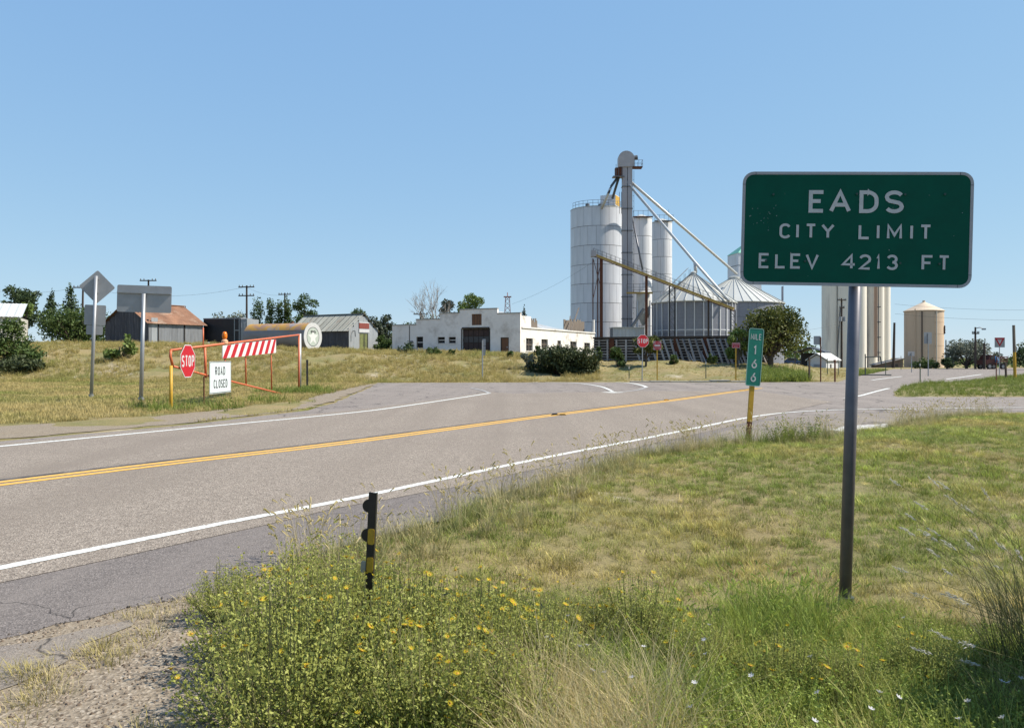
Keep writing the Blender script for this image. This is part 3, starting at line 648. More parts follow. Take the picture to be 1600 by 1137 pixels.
# ------------------------------------------------------------------ buildings on the bank
barn_wall = M('shaded_weathered_steel', (.10,.095,.11), (.065,.062,.075), rough=.6, metal=.2, scale=1.2, stretch=(3,3,.4), c3=(.14,.13,.14), s3=1.5, rand=.18)  # walls turned from the sun; their shade is put into this colour
corr_grey = M('grey_corrugated', (.36,.37,.39), (.27,.275,.29), rough=.5, metal=.45, scale=1.5, stretch=(2,2,.3), c3=(.22,.17,.14), s3=.9, lo3=.6, hi3=.75, rand=.12)
corr_lite = M('light_corrugated', (.50,.52,.54), (.42,.44,.46), rough=.45, metal=.3, scale=1.2, stretch=(2,2,.3), c3=(.33,.30,.27), s3=1.1, lo3=.62, hi3=.75, rand=.08)
rust_roof = M('rusty_roof', (.33,.17,.10), (.22,.11,.065), rough=.8, scale=.9, stretch=(1,1,1), c3=(.42,.30,.22), s3=.6, lo3=.55, hi3=.7, rand=.15)
pale_roof = M('pale_streaked_roof', (.44,.43,.37), (.36,.34,.28), rough=.6, metal=.2, scale=1.0, stretch=(2,.3,.3), c3=(.30,.20,.14), s3=1.4, lo3=.56, hi3=.72, rand=.12)
void = M('dark_interior', (.02,.018,.018), rough=.9)
def sheets(parent, name, mat, o, u, v, wid=.8, pitch=.16, jit=.0):
    o = Vector(o); u = Vector(u); v = Vector(v); n = max(1, round(u.length/wid)); nr = u.cross(v).normalized()
    for i in range(n):
        MB().corr(o+u*i/n+nr*(.012*(i % 2)+random.uniform(-jit, jit)), u/n*1.012, v*(1+random.uniform(-jit, jit)), pitch).build(name, mat, parent)
# --- barn
cY = 85.0; C = Vector(((232-800)/F*cY, cY)); rz = R(-30); dd = Vector((math.cos(rz), math.sin(rz))); nn = Vector((-dd.y, dd.x))
W_ = 7.6; D_ = 7.0; lo3 = C-dd*W_; loc = Vector((lo3.x, lo3.y, H(C.x, C.y)-.1))
bn = thing('barn', 'dark corrugated metal barn with a rusty gable roof on the bank', 'barn', loc, rz)
fr = Fr(loc, rz); wh = fr.pt(232, 503)[1]; rh = wh+2.15
MB().box(.05,W_-.05,.05,D_-.05,-.5,wh-.05).build('wall_core', void, bn)
nsh = 9
for i in range(nsh):      # gable wall sheets, cut to the roof line
    x0, x1 = W_*i/nsh, W_*(i+1)/nsh; xm = (x0+x1)/2; top = wh+(rh-wh)*(1-abs(xm-W_/2)/(W_/2))
    MB().corr((x0,-.02*(i % 2),-.4), (x1-x0+.01,0,0), (0,0,top+.4+.05), .16).build('metal_sheet', barn_wall, bn)
MB().add([(0,.06,wh-.1),(W_,.06,wh-.1),(W_/2,.06,rh)], [(0,1,2)]).build('gable_backing', void, bn)
ys = [fr.pt(px, 520, 'side', W_)[0] for px in (232, 236, 246.5, 247.5, 287, 288.5, 318)]
for a, b_, m_ in ((ys[0],ys[1],corr_grey),(ys[1]+.05,ys[2],corr_lite),(ys[3],ys[4],corr_grey),(ys[5],D_,corr_grey)):
    n_ = max(1, round((b_-a)/.8))
    for i in range(n_):
        MB().corr((W_+.015*(i % 2), a+(b_-a)*i/n_, -.4 if m_ is not corr_lite else .1), (0,(b_-a)/n_,0), (0,0,wh+.38), .16).build('door' if m_ is corr_lite else 'metal_sheet', m_, bn)
MB().box(W_-.01,W_+.06,ys[2]-.02,ys[3]+.03,-.2,wh).build('door_jamb', void, bn)
MB().box(W_-.01,W_+.06,ys[4]-.02,ys[5]+.03,-.2,wh).build('wall_gap', void, bn)
ov = .35
def roof_sheets(parent, W, D, wh, rh, mat, n, ov, ridge_y=True, th=.0):
    for side in (0, 1):
        for i in range(n):
            y0 = -ov+(D+2*ov)*i/n; dy = (D+2*ov)/n
            sl = (rh-wh)/(W/2); x0 = -ov if side == 0 else W+ov; z0 = wh-ov*sl+.05
            o = (x0, y0+(dy if side == 0 else 0), z0); u = (0, -dy*1.01 if side == 0 else dy*1.01, 0); v = (W/2-x0, 0, rh+.05-z0)
            MB().corr(o, u, v, .2, .02).build('roof_sheet', mat, parent)
roof_sheets(bn, W_, D_, wh, rh, rust_roof, 9, ov)
MB().bar((W_/2,-ov-.02,rh+.08),(W_/2,D_+ov+.02,rh+.08), .4, .06).build('ridge_cap', rust_roof, bn)
# --- dark trailer with lettering
tY = 92.0; fl_ = Vector(((318-800)/F*tY, tY)); rz = R(-14); loc = at(318, tY); fr = Fr(loc, rz)
Lx = fr.pt(376, 520)[0]; top = fr.pt(340, 498.5)[1]; bot = fr.pt(340, 534)[1]
tr = thing('box_trailer', 'black box trailer with a grey end marked IT behind the barn', 'trailer', loc, rz)
dk = M('black_trailer', (.012,.012,.016), (.02,.02,.026), rough=.5, scale=2)
MB().box(0,Lx,0,2.4,bot,top).build('body', dk, tr)
MB().box(-.03,Lx+.03,-.03,2.43,top+.003,top+.12).build('roof_rail', M('trailer_rail',(.25,.25,.27),rough=.5), tr)
x2 = fr.pt(386, 520)[0]; ed = M('grey_trailer_end', (.30,.32,.35), (.26,.28,.30), rough=.5, scale=2)
MB().box(Lx+.003,x2,0,2.4,bot,top).build('end_panel', ed, tr)
text_obj(tr, sign_white, 'IT', (Lx+x2)/2, top-(top-bot)*.28, (top-bot)*.26, .10, cw=.6, gap=.25, y=-.01)
for px in (366.5, 374): x = fr.pt(px, 520)[0]; MB().box(x-.05,x+.05,-.04,-.002,bot,top).build('door_bar', ed, tr)
MB().box(fr.pt(367,520)[0],fr.pt(374,520)[0],-.03,-.002,(bot+top)/2-.05,(bot+top)/2+.05).build('door_bar', ed, tr)
for x in (1.2, 2.3):
    wl = MB().tube([(x,.1,bot-.25),(x,.5,bot-.25)], .48, 16).build('wheel', M('tyre',(.015,.015,.016),rough=.8), tr)
    MB().tube([(x,.08,bot-.25),(x,.12,bot-.25)], .24, 12).build('rim', galv, wl)
# --- horizontal fuel tank with star emblem
tY = 78.0; c = P(488.5,526,tY); q = tY/F; r_ = 21.7*q; ax = Vector((-.91,.415,0)); Lt = 7.6
g_ = H(c.x, c.y); tk = thing('fuel_tank', 'rusty orange and grey horizontal fuel tank with a white star disc end', 'tank', (c.x, c.y, g_), math.atan2(-ax.y, -ax.x))
zc_ = c.z-g_
tank_m = M('tank_paint', (.30,.28,.29), (.24,.21,.20), rough=.6, scale=.8, stretch=(.4,1,1), c3=(.33,.20,.13), s3=.9, lo3=.56, hi3=.66)
tank_o = M('tank_orange_band', (.55,.30,.06), (.36,.22,.16), rough=.6, scale=.8, lo=.5, hi=.6, c3=(.36,.32,.33), s3=.5, lo3=.55, hi3=.6)
# local +x points out of the star end; body runs to -x
def half(a0, a1, rr):
    mb = MB(); n = 20; vs = []
    for x in np.linspace(-Lt, 0, 9):
        for i in range(n+1): a = R(a0+(a1-a0)*i/n); vs.append((x, rr*math.cos(a), zc_+rr*math.sin(a)))
    mb.add(vs, [(j*(n+1)+i, j*(n+1)+i+1, (j+1)*(n+1)+i+1, (j+1)*(n+1)+i) for j in range(8) for i in range(n)]); return mb
half(28, 152, r_).build('orange_top', tank_o, tk, smooth=True); half(152, 388, r_).build('shell', tank_m, tk, smooth=True)
for k_ in range(1, 4): MB().tube([(-Lt*k_/4-.03,0,zc_),(-Lt*k_/4+.03,0,zc_)], r_*1.006, 40, cap=False).build('weld_band', tank_m, tk)
MB().tube([(-Lt-.25,0,zc_),(-Lt,0,zc_)], [r_*.8,r_], 40).build('back_end', tank_m, tk)
MB().tube([(0,0,zc_),(.05,0,zc_)], r_*1.01, 48).build('star_disc', M('tank_white',(.58,.58,.58),(.50,.50,.50),rough=.5,scale=3), tk)
def disc_ring(r0, r1, x, mat, name):
    mb = MB(); n = 40; vs = [(x, r*math.cos(2*math.pi*i/n), zc_+r*math.sin(2*math.pi*i/n)) for r in (r0, r1) for i in range(n)]
    mb.add(vs, [(i, n+i, n+(i+1) % n, (i+1) % n) for i in range(n)]); mb.build(name, mat, tk)
disc_ring(r_*.655, r_*.70, .056, M('dark_ring',(.06,.06,.065),rough=.6), 'emblem_ring')
gfill = M('emblem_pale_green', (.42,.47,.42), rough=.6)
disc_ring(.001, r_*.655, .053, gfill, 'emblem_field')
st = [(r_*(.6 if i % 2 == 0 else .24)*math.sin(math.pi*i/5), zc_-r_*.04+r_*(.6 if i % 2 == 0 else .24)*math.cos(math.pi*i/5)) for i in range(10)]
mb = MB(); mb.add([(.06,0,zc_-r_*.04)]+[(.06,-x,z) for x, z in st], [(0,1+i,1+(i+1) % 10) for i in range(10)]); mb.build('star', M('emblem_white',(.66,.66,.65),rough=.5), tk)
for i, ch in enumerate('TEXACO'):     # arched word over the star
    a = (i-2.5)*.2; cx_, cz_ = math.sin(a)*r_*.5, math.cos(a)*r_*.36+r_*.02; h_ = r_*.17
    mb = MB(); letters(mb, [(ch, cx_-h_*.34, cx_+h_*.34, zc_+cz_-h_/2, zc_+cz_+h_/2)], h_*.2, 0); mb.v = [(.066-y, x, z) for x, y, z in mb.v]; mb.build('letter', sign_blk, tk)
for x in (-.9,-3.6,-6.4): MB().box(x-.2,x+.2,-r_*.6,r_*.6,-.4,zc_-r_*.78).build('cradle', conc, tk)
MB().tube([(-Lt*.33,0,zc_+r_*.98),(-Lt*.33,0,zc_+r_*1.12)], .16, 10).build('fill_cap', rust, tk)
# --- metal shed
cY = 95.0; C = Vector(((545-800)/F*cY, cY)); rz = R(-30); dd = Vector((math.cos(rz), math.sin(rz))); nn = Vector((-dd.y, dd.x))
W_ = 9.5; D_ = 5.3; lo3 = C-dd*W_; loc = Vector((lo3.x, lo3.y, H(C.x, C.y)-.05)); fr = Fr(loc, rz)
sh = thing('metal_shed', 'grey corrugated metal shed with a pale streaked roof and red sign', 'shed', loc, rz)
wh = fr.pt(545,514.7)[1]; rh = fr.pt(568,490.6,'side',W_)[1]
MB().box(.05,W_-.06,.05,D_-.05,-.5,wh-.05).build('wall_core', void, sh)
for i in range(12): MB().corr((W_*i/12,-.015*(i % 2),-.4), (W_/12+.01,0,0), (0,0,wh+.38), .16).build('metal_sheet', barn_wall, sh)
d0, d1 = fr.pt(561,530,'side',W_)[0], fr.pt(575,530,'side',W_)[0]; dtop = fr.pt(568,521,'side',W_)[1]
edges_ = [0, d0*.5, d0, (d0+d1)/2, d1, (d1+D_)/2, D_]
for i in range(6):
    y0, y1 = edges_[i], edges_[i+1]; ym = (y0+y1)/2; top = wh+(rh-wh)*(1-abs(ym-D_/2)/(D_/2)); bot = dtop if 2 <= i <= 3 else -.4
    MB().corr((W_+.015*(i % 2),y0,bot), (0,y1-y0+.01,0), (0,0,top-bot), .16).build('metal_sheet', corr_lite, sh)
dr = MB().box(W_-.05,W_-.01,d0,d1,-.3,dtop).build('door', M('mossy_green_door',(.20,.22,.07),(.10,.11,.05),rough=.8,scale=3), sh)
for y in (d0+.06, (d0+d1)/2+.1, d1-.06): MB().box(W_-.008,W_+.02,y-.05,y+.05,-.3,dtop).build('door_board', void if y > (d0+d1)/2 else wood, dr)
MB().box(W_+.02,W_+.09,d0-.05,d1+.12,fr.pt(568,513.5,'side',W_)[1],fr.pt(568,505,'side',W_)[1]).build('red_sign', M('sign_brick_red',(.26,.06,.045),(.20,.05,.04),rough=.6,scale=5), sh)
MB().box(W_+.02,W_+.10,d0-.07,d1+.14,fr.pt(568,519.5,'side',W_)[1],fr.pt(568,514,'side',W_)[1]).build('white_sign', sign_white, sh)
MB().box(W_+.02,W_+.10,d0-.07,d1+.12,fr.pt(568,504.8,'side',W_)[1],fr.pt(568,503.4,'side',W_)[1]).build('sign_trim', sign_white, sh)
MB().tube([(W_+.05,d0*.35,wh*.93),(W_+.4,d0*.35,wh*.95),(W_+.45,d0*.35,wh*.7)], .05, 6).build('lamp_bracket', sign_blk, sh)
MB().add([(W_-.02,0,wh-.1),(W_-.02,D_,wh-.1),(W_-.02,D_/2,rh)], [(0,1,2)]).build('gable_backing', void, sh)
for side in (0, 1):
    for i in range(11):
        x0 = -.3+(W_+.5)*i/11; dx = (W_+.5)/11; sl = (rh-wh)/(D_/2); yb_ = -.3 if side == 0 else D_+.3; z0 = wh-.3*sl+.04
        MB().corr((x0 if side == 0 else x0+dx, yb_, z0), (dx*1.01 if side == 0 else -dx*1.01,0,0), (0,D_/2-yb_,rh+.05-z0), .2, .02).build('roof_sheet', pale_roof, sh)
MB().bar((-.32,D_/2,rh+.07),(W_+.22,D_/2,rh+.07), .4, .05).build('ridge_cap', pale_roof, sh)
# --- white roofless garage with stepped front
stucco = M('white_stucco', (.95,.88,.85), (.84,.77,.74), rough=.9, scale=.7, bump=.3, bscale=14, c3=(.55,.48,.44), s3=.55, lo3=.5, hi3=.72)
stucco_side = M('white_painted_block', (.80,.78,.75), (.68,.65,.62), rough=.9, scale=.9, bump=.3, bscale=10, c3=(.40,.35,.31), s3=.8, lo3=.54, hi3=.68)
cY = 88.0; a_ = R(26); C = Vector(((813-800)/F*cY, cY)); W_ = 17.0; D_ = 23.8; rz = -a_; dd = Vector((math.cos(rz), math.sin(rz)))
lo3 = C-dd*W_; loc = Vector((lo3.x, lo3.y, min(H(C.x,C.y), H(lo3.x,lo3.y))-.1)); fr = Fr(loc, rz)
gb = thing('white_garage', 'derelict white stucco garage with a stepped parapet and broken roof', 'building', loc, rz)
def fx(px): return fr.pt(px, 530)[0]
def fz(px, py): return fr.pt(px, py)[1]
def wall_open(tops, rects, x0, x1, y0, y1, zb, mk):
    """tops: [(xa, xb, ztop)], rects: openings (xa, xb, za, zb); mk(xa, xb, za, zb) adds a block"""
    xs = sorted({x0, x1, *[t for a in tops for t in a[:2]], *[t for r in rects for t in r[:2]]})
    for a, b in zip(xs[:-1], xs[1:]):
        if b-a < 1e-4: continue
        m_ = (a+b)/2; zt = [t[2] for t in tops if t[0] <= m_ <= t[1]][0]
        cuts = sorted([(r[2], r[3]) for r in rects if r[0] <= m_ <= r[1]]); z = zb
        for c0, c1 in cuts: mk(a, b, z, c0); z = c1
        mk(a, b, z, zt)
px_t = [(613,650,508.3),(650,687,499.3),(687,718,489.8),(718,777,483.4),(777,814,490)]
tops = [(fx(a) if i else 0, fx(b) if i < 4 else W_, fz((a+b)/2, y)) for i, (a, b, y) in enumerate(px_t)]
tops = [(tops[i][0], tops[i+1][0] if i < 4 else W_, tops[i][2]) for i in range(5)]
ops = {'window': [(650.5,661,526,543.5),(684,695,526.5,536),(701,712,526.5,536)], 'garage': [(722,764.5,513,556.5)], 'door': [(782,795,527,556.5)], 'upper': [(737,752.5,490.5,508)]}
rects = {k_: [(fx(a), fx(b), fz((a+b)/2, yb), fz((a+b)/2, yt)) for a, b, yt, yb in v] for k_, v in ops.items()}
fw = MB(); wall_open(tops, rects['window']+rects['garage']+rects['door']+rects['upper'], 0, W_, 0, .3, -.8, lambda a, b, c0, c1: fw.box(a, b, 0, .3, c0, c1))
fw.build('front_wall', stucco, gb)
for i, (a, b, z) in enumerate(tops): MB().box(a-.02, b+.02, -.04, .34, z+.003, z+.12).build('parapet_cap', M('grey_cap',(.36,.35,.34),rough=.9), gb)
frame_d = M('dark_frame', (.06,.05,.045), rough=.8); brown = M('brown_board', (.20,.095,.05), (.15,.07,.04), rough=.8, scale=3, stretch=(1,1,.3))
for r0 in rects['window']:
    wn = MB().box(r0[0],r0[1],.2,.24,r0[2],r0[3]).build('window', void, gb); xm = (r0[0]+r0[1])/2; zm = (r0[2]+r0[3])/2
    MB().box(r0[0],r0[1],.14,.19,zm-.04,zm+.04).build('sash_bar', stucco, wn)
    for x in (r0[0]+.04, r0[1]-.04): MB().box(x-.04,x+.04,.13,.19,r0[2],r0[3]).build('frame', wood, wn)
    MB().box(r0[0]-.05,r0[1]+.05,-.06,-.003,r0[2]-.08,r0[2]-.003).build('sill', stucco, wn)
r0 = rects['upper'][0]; bw = MB().box(r0[0],r0[1],.1,.14,r0[2],r0[3]).build('boarded_window', brown, gb)
for i in range(1, 4): MB().box(r0[0]+(r0[1]-r0[0])*i/4-.02,r0[0]+(r0[1]-r0[0])*i/4+.02,.085,.098,r0[2],r0[3]).build('board_joint', frame_d, bw)
r0 = rects['door'][0]; dr = MB().box(r0[0]+.1,r0[1]-.1,.1,.15,r0[2],r0[3]-.1).build('door', brown, gb)
for x0, x1, z0, z1 in ((r0[0],r0[0]+.1,r0[2],r0[3]),(r0[1]-.1,r0[1],r0[2],r0[3]),(r0[0]+.1,r0[1]-.1,r0[3]-.1,r0[3])): MB().box(x0,x1,.05,.16,z0,z1).build('frame', frame_d, dr)
MB().box(r0[1]-.3,r0[1]-.2,.06,.1,r0[2]+.95,r0[2]+1.1).build('handle', galv, dr)
r0 = rects['garage'][0]; gd = MB().box(r0[0],r0[1],.26,.29,r0[2],r0[3]).build('garage_door', M('dark_garage',(.035,.026,.026),(.05,.035,.03),rough=.8,scale=2), gb)
for i in range(5):
    for j in range(4):
        x0 = r0[0]+.1+(r0[1]-r0[0]-.2)*i/5; x1 = x0+(r0[1]-r0[0]-.2)/5-.08; z0 = r0[2]+.1+(r0[3]-r0[2]-.2)*j/4; z1 = z0+(r0[3]-r0[2]-.2)/4-.08
        MB().box(x0,x1,.225,.257,z0,z1).build('door_panel', M('garage_glass',(.05,.05,.06),rough=.3) if j == 2 else M('garage_brown',(.075,.045,.04),(.05,.03,.03),rough=.8,scale=2), gd)
MB().box(r0[0]-.02,r0[1]+.02,-.05,-.003,r0[3]+.003,r0[3]+.14).build('lintel', frame_d, gb)
MB().box(r0[0]-.12,r0[0]-.003,-.03,-.003,r0[2],r0[3]).build('jamb', frame_d, gb)
MB().box(r0[1]+.003,r0[1]+.12,-.03,-.003,r0[2],r0[3]).build('jamb', frame_d, gb)
MB().tube([(fx(640),-.05,fz(640,509)),(fx(640),-.05,fz(641,533))], .035, 6).build('conduit', sign_blk, gb); MB().box(fx(640),fx(645.5),-.1,-.003,fz(641,535.5),fz(641,532.5)).build('meter_box', post_grey, gb)
# side wall at x = W_
def sy(px): return fr.pt(px, 530, 'side', W_)[0]
def sz_(px, py): return fr.pt(px, py, 'side', W_)[1]
zev = sz_(816,512.5); zpar = sz_(816,493)
srect = [(sy(a), sy(b), sz_((a+b)/2,yb), sz_((a+b)/2,yt)) for a, b, yt, yb in ((822,832.5,528.5,548),(846,856,530,546),(871,876.5,532,545),(891,901,533.5,549),(913,922,535.5,553))]
swl = MB(); wall_open([(.3,D_,zev)], srect, .3, D_, 0, 0, -.8, lambda a, b, c0, c1: swl.box(W_-.3, W_, a, b, c0, c1)); swl.build('side_wall', stucco_side, gb)
for r0 in srect:
    wn = MB().box(W_-.22,W_-.18,r0[0],r0[1],r0[2],r0[3]).build('window', void, gb)
    MB().box(W_-.16,W_-.1,r0[0],r0[1],(r0[2]+r0[3])/2-.04,(r0[2]+r0[3])/2+.04).build('sash_bar', wood, wn); MB().box(W_-.16,W_-.1,(r0[0]+r0[1])/2-.04,(r0[0]+r0[1])/2+.04,r0[2],r0[3]).build('sash_bar', wood, wn)
    MB().box(W_+.003,W_+.07,r0[0]-.08,r0[1]+.08,r0[2]-.1,r0[2]-.003).build('sill', stucco_side, wn)
MB().box(W_-.3,W_+.12,.3,D_,zev+.003,zev+.16).build('eave_board', stucco_side, gb)
MB().box(W_-.28,W_-.02,.3,sy(830),zev+.165,zpar).build('parapet_stub', stucco_side, gb)
MB().box(W_-.28,W_-.02,D_-.25,D_+.05,zev+.165,zev+1.9).build('corner_pier', stucco_side, gb)
MB().box(.3,W_-.35,D_-.2,D_,-.5,zev).build('back_wall', stucco, gb); MB().box(0,.3,.3,D_-.2,-.5,zev-.6).build('far_side_wall', stucco, gb)
# collapsed roof sheet, old boards
y1, y2 = sy(842), sy(897); zt1 = sz_(842,496)
tin = M('pale_tin_roof', (.55,.58,.60), (.47,.49,.51), rough=.5, metal=.2, scale=1.4, c3=(.38,.35,.32), s3=.8)
for i in range(7):
    ya = y1+(y2-y1)*i/7; yb_ = y1+(y2-y1)*(i+1)/7; rise = zev+.2+(zt1-zev)*(1.5-1.25*i/7)
    MB().corr((W_-.05,ya,zev+.2+random.uniform(-.04,.04)), (0,(yb_-ya)*1.01,0), (-5.5,0,rise-zev-.2), .25, .02).build('roof_sheet', tin, gb)
for i in range(13):
    yb_ = sy(833)+(sy(843)-sy(833))*i/13*1.0; MB().box(W_-.4-.3*(i % 2),W_-.33-.3*(i % 2),yb_,yb_+.25,zev+.2,zpar-.1-random.uniform(0,.5)).build('board', wood, gb)
for i in range(16):
    yb_ = sy(896)+(D_-.4-sy(896))*i/16; MB().box(W_-1.4,W_-1.33,yb_,yb_+(D_-.4-sy(896))/16-.05,zev+.2,zev+1.75+random.uniform(-.25,.12)).build('board', wood, gb)
MB().bar((W_-.1,sy(893),zev+.2),(W_-.6,sy(911),zev+3.3), .12, .12).build('fallen_beam', wood, gb); MB().bar((W_-.05,sy(889),zev+.25),(W_-.9,sy(901),zev+2.1), .1, .1).build('fallen_beam', wood, gb)
# --- white metal shed at the left edge
lY = 80.0; loc = at(-40, lY); rz = R(25); fr = Fr(loc, rz)
s = thing('metal_shed', 'white metal shed cut by the left edge of the picture', 'shed', loc, rz)
W0 = fr.pt(30, 500)[0]; zE = fr.pt(30, 494.5)[1]; zR = zE+1.6; ivory = M('ivory_siding',(.60,.58,.52),(.54,.52,.47),rough=.6,scale=2)
MB().box(.1,W0-.1,.1,8,-.5,zE-.05).build('wall_core', ivory, s)
for i in range(6): MB().corr((W0*i/6,-.02*(i % 2),-.5),(W0/6+.01,0,0),(0,0,zE+.45),.2).build('metal_sheet', ivory, s)
for i in range(6): MB().corr((-.3+(W0+.6)*i/6,-.3,zE-.05),((W0+.6)/6*1.01,0,0),(0,4.3,1.6),.25).build('roof_sheet', M('white_roof',(.70,.71,.70),(.62,.63,.62),rough=.5,scale=1), s)
# --- small white house, dark shed and brown shed beyond the junction
hY = 105.0; loc = at(1262, hY); rz = R(-35); fr = Fr(loc, rz)
ho = thing('small_house', 'small house with white gable roof beyond the wire fence', 'house', loc, rz)
Wg = fr.pt(1291,570)[0]; ze = fr.pt(1262,563)[1]; zr = fr.pt(1276,558)[1]; Dg = fr.pt(1311,570,'side',Wg)[0]; wt = M('white_siding',(.62,.62,.63),(.56,.56,.57),rough=.7,scale=3)
MB().prism([(0,-.4),(Wg,-.4),(Wg,ze),(Wg/2,zr+.3),(0,ze)], 0, Dg).build('wall', wt, ho)
for sg in (0, 1):
    x0 = -.25 if sg == 0 else Wg+.25; rf = MB().add([(x0,-.25,ze-.05),(x0,Dg+.25,ze-.05),(Wg/2,Dg+.25,zr+.45),(Wg/2,-.25,zr+.45),(x0,-.25,ze+.07),(x0,Dg+.25,ze+.07),(Wg/2,Dg+.25,zr+.57),(Wg/2,-.25,zr+.57)], [(0,1,2,3),(4,7,6,5),(0,3,7,4),(1,5,6,2),(0,4,5,1)])
    rf.build('roof', M('white_shingle',(.66,.66,.66),(.58,.58,.58),rough=.8,scale=6), ho)
wy = fr.pt(1298,572,'side',Wg)[0]; wn = MB().box(Wg+.003,Wg+.04,wy-.35,wy+.35,ze-1.3,ze-.5).build('window', void, ho); MB().box(Wg+.042,Wg+.06,wy-.03,wy+.03,ze-1.3,ze-.5).build('muntin', wt, wn)
MB().box(Wg*.5-.4,Wg*.5+.4,-.03,-.003,-.2,ze-.5).build('door', M('grey_door',(.3,.3,.32),rough=.6), ho)
loc = at(1240, 112); rz = R(-30); q = 112/F
s = thing('dark_shed', 'dark blue roofed open shed beside the small white house', 'shed', loc, rz)
dkb = M('dark_blue_roof',(.05,.06,.085),(.07,.08,.10),rough=.5,scale=2)
MB().prism([(0,1.9),(2.1,2.6),(4.2,1.9),(4.2,2.05),(2.1,2.75),(0,2.05)], -.3, 5).build('roof', dkb, s)
for x, y in ((.1,0),(4.0,0),(.1,4.7),(4.0,4.7)): MB().box(x,x+.15,y,y+.15,-.4,1.95).build('post', wood, s)
MB().box(.25,3.9,4.6,4.7,-.4,1.9).build('wall', M('dark_wall',(.05,.05,.055),rough=.8), s)
loc = at(1371, 118); rz = R(-12); fr = Fr(loc, rz); x1 = fr.pt(1411,570)[0]; zl, zr_ = fr.pt(1373,571)[1], fr.pt(1408,561.5)[1]
s = thing('brown_shed', 'low brown lean-to shed left of the tan tank', 'shed', loc, rz); tan_d = M('brown_siding',(.26,.18,.14),(.21,.15,.12),rough=.8,scale=2)
MB().prism([(0,-.5),(x1,-.5),(x1,zr_),(0,zl)], 0, 4).build('wall', tan_d, s); MB().prism([(-.2,zl+.0),(x1+.2,zr_+.06),(x1+.2,zr_+.2),(-.2,zl+.14)], -.2, 4.2).build('roof', M('grey_brown_roof',(.28,.24,.21),rough=.8), s)
MB().box(x1*.55,x1*.55+.9,-.04,-.003,-.3,zl+.2).build('door', M('dark_door',(.1,.08,.07),rough=.8), s)
# ------------------------------------------------------------------ grain elevator
bin_m = M('galvanised_bin', (.74,.75,.80), (.66,.67,.72), rough=.42, metal=.12, scale=.7, stretch=(1,1,.3), c3=(.58,.55,.55), s3=.5, lo3=.55, hi3=.75, rand=.05)
bin_w = M('white_bin_panel', (.78,.78,.80), (.70,.70,.73), rough=.5, metal=.08, scale=.9, stretch=(1,1,.3), rand=.05)
seam = M('bin_seam', (.12,.125,.14), rough=.6)
roof_bin = M('bin_roof', (.60,.60,.57), (.53,.53,.50), rough=.5, metal=.2, scale=.8, rand=.07)
def bin_body(th, r, z0, z1, nr, ns, mat, gap=.035, panel='wall_panel', stiff=False):
    MB().lathe([(.01,z0),(r-.03,z0),(r-.03,z1),(.01,z1)], 48).build('core', seam, th, smooth=False)
    hz = (z1-z0)/nr; me = None; a1 = 2*math.pi/ns; ga = gap/r/2; n = 4; vs = []; mb = MB()
    for rr in (r, r-.025):
        for j in range(n+1):
            a = -a1/2+ga+(a1-2*ga)*j/n
            for z in (gap, hz-gap): vs.append((rr*math.cos(a), rr*math.sin(a), z))
    k0 = 2*(n+1); fs = [(2*j, 2*j+2, 2*j+3, 2*j+1) for j in range(n)]+[(k0+2*j+1, k0+2*j+3, k0+2*j+2, k0+2*j) for j in range(n)]
    fs += [(2*j+1, 2*j+3, k0+2*j+3, k0+2*j+1) for j in range(n)]+[(2*j, k0+2*j, k0+2*j+2, 2*j+2) for j in range(n)]
    fs += [(0, 1, k0+1, k0), (2*n, k0+2*n, k0+2*n+1, 2*n+1)]
    me = mb.add(vs, fs).mesh(panel, mat, False)
    for i in range(nr):
        for j in range(ns):
            o = link(panel, me, th, (0, 0, z0+i*hz), (0, 0, a1*(j+(.5 if i % 2 and not stiff else 0))))
    return hz
def cone_roof(th, r, z0, z1, ns, mat, ov=.25, top=.35):
    me = None; a1 = 2*math.pi/ns; g = .02
    for j in range(ns):
        if me is None:
            p = lambda rr, a, z: (rr*math.cos(a), rr*math.sin(a), z)
            zo = z0-(z1-z0)/r*ov; ro = r+ov; da = a1/2
            mb = MB().add([p(ro,-da,zo),p(ro,da,zo),p(top,da,z1),p(top,-da,z1),p(ro,da-.10/r,zo+.12),p(ro,da,zo+.12),p(top,da,z1+.10),p(top,da-.05/top*.5,z1+.10),p(ro,da-.10/r,zo),p(top,da-.05/top*.5,z1)],
                          [(0,1,2,3),(4,5,6,7),(8,4,7,9),(1,2,6,5),(8,1,5,4)])
            me = mb.mesh('roof_panel', mat)
        link('roof_panel', me, th, None, (0, 0, a1*j))
    MB().lathe([(r+ov-.02,zo-.12),(r+ov,zo+.02),(r-.02,zo+.02)], 48).build('eave_ring', mat, th)
    MB().lathe([(top+.1,z1-.05),(top+.1,z1+.35),(top*.6,z1+.5),(.0,z1+.5)], 16).build('roof_cap', mat, th)
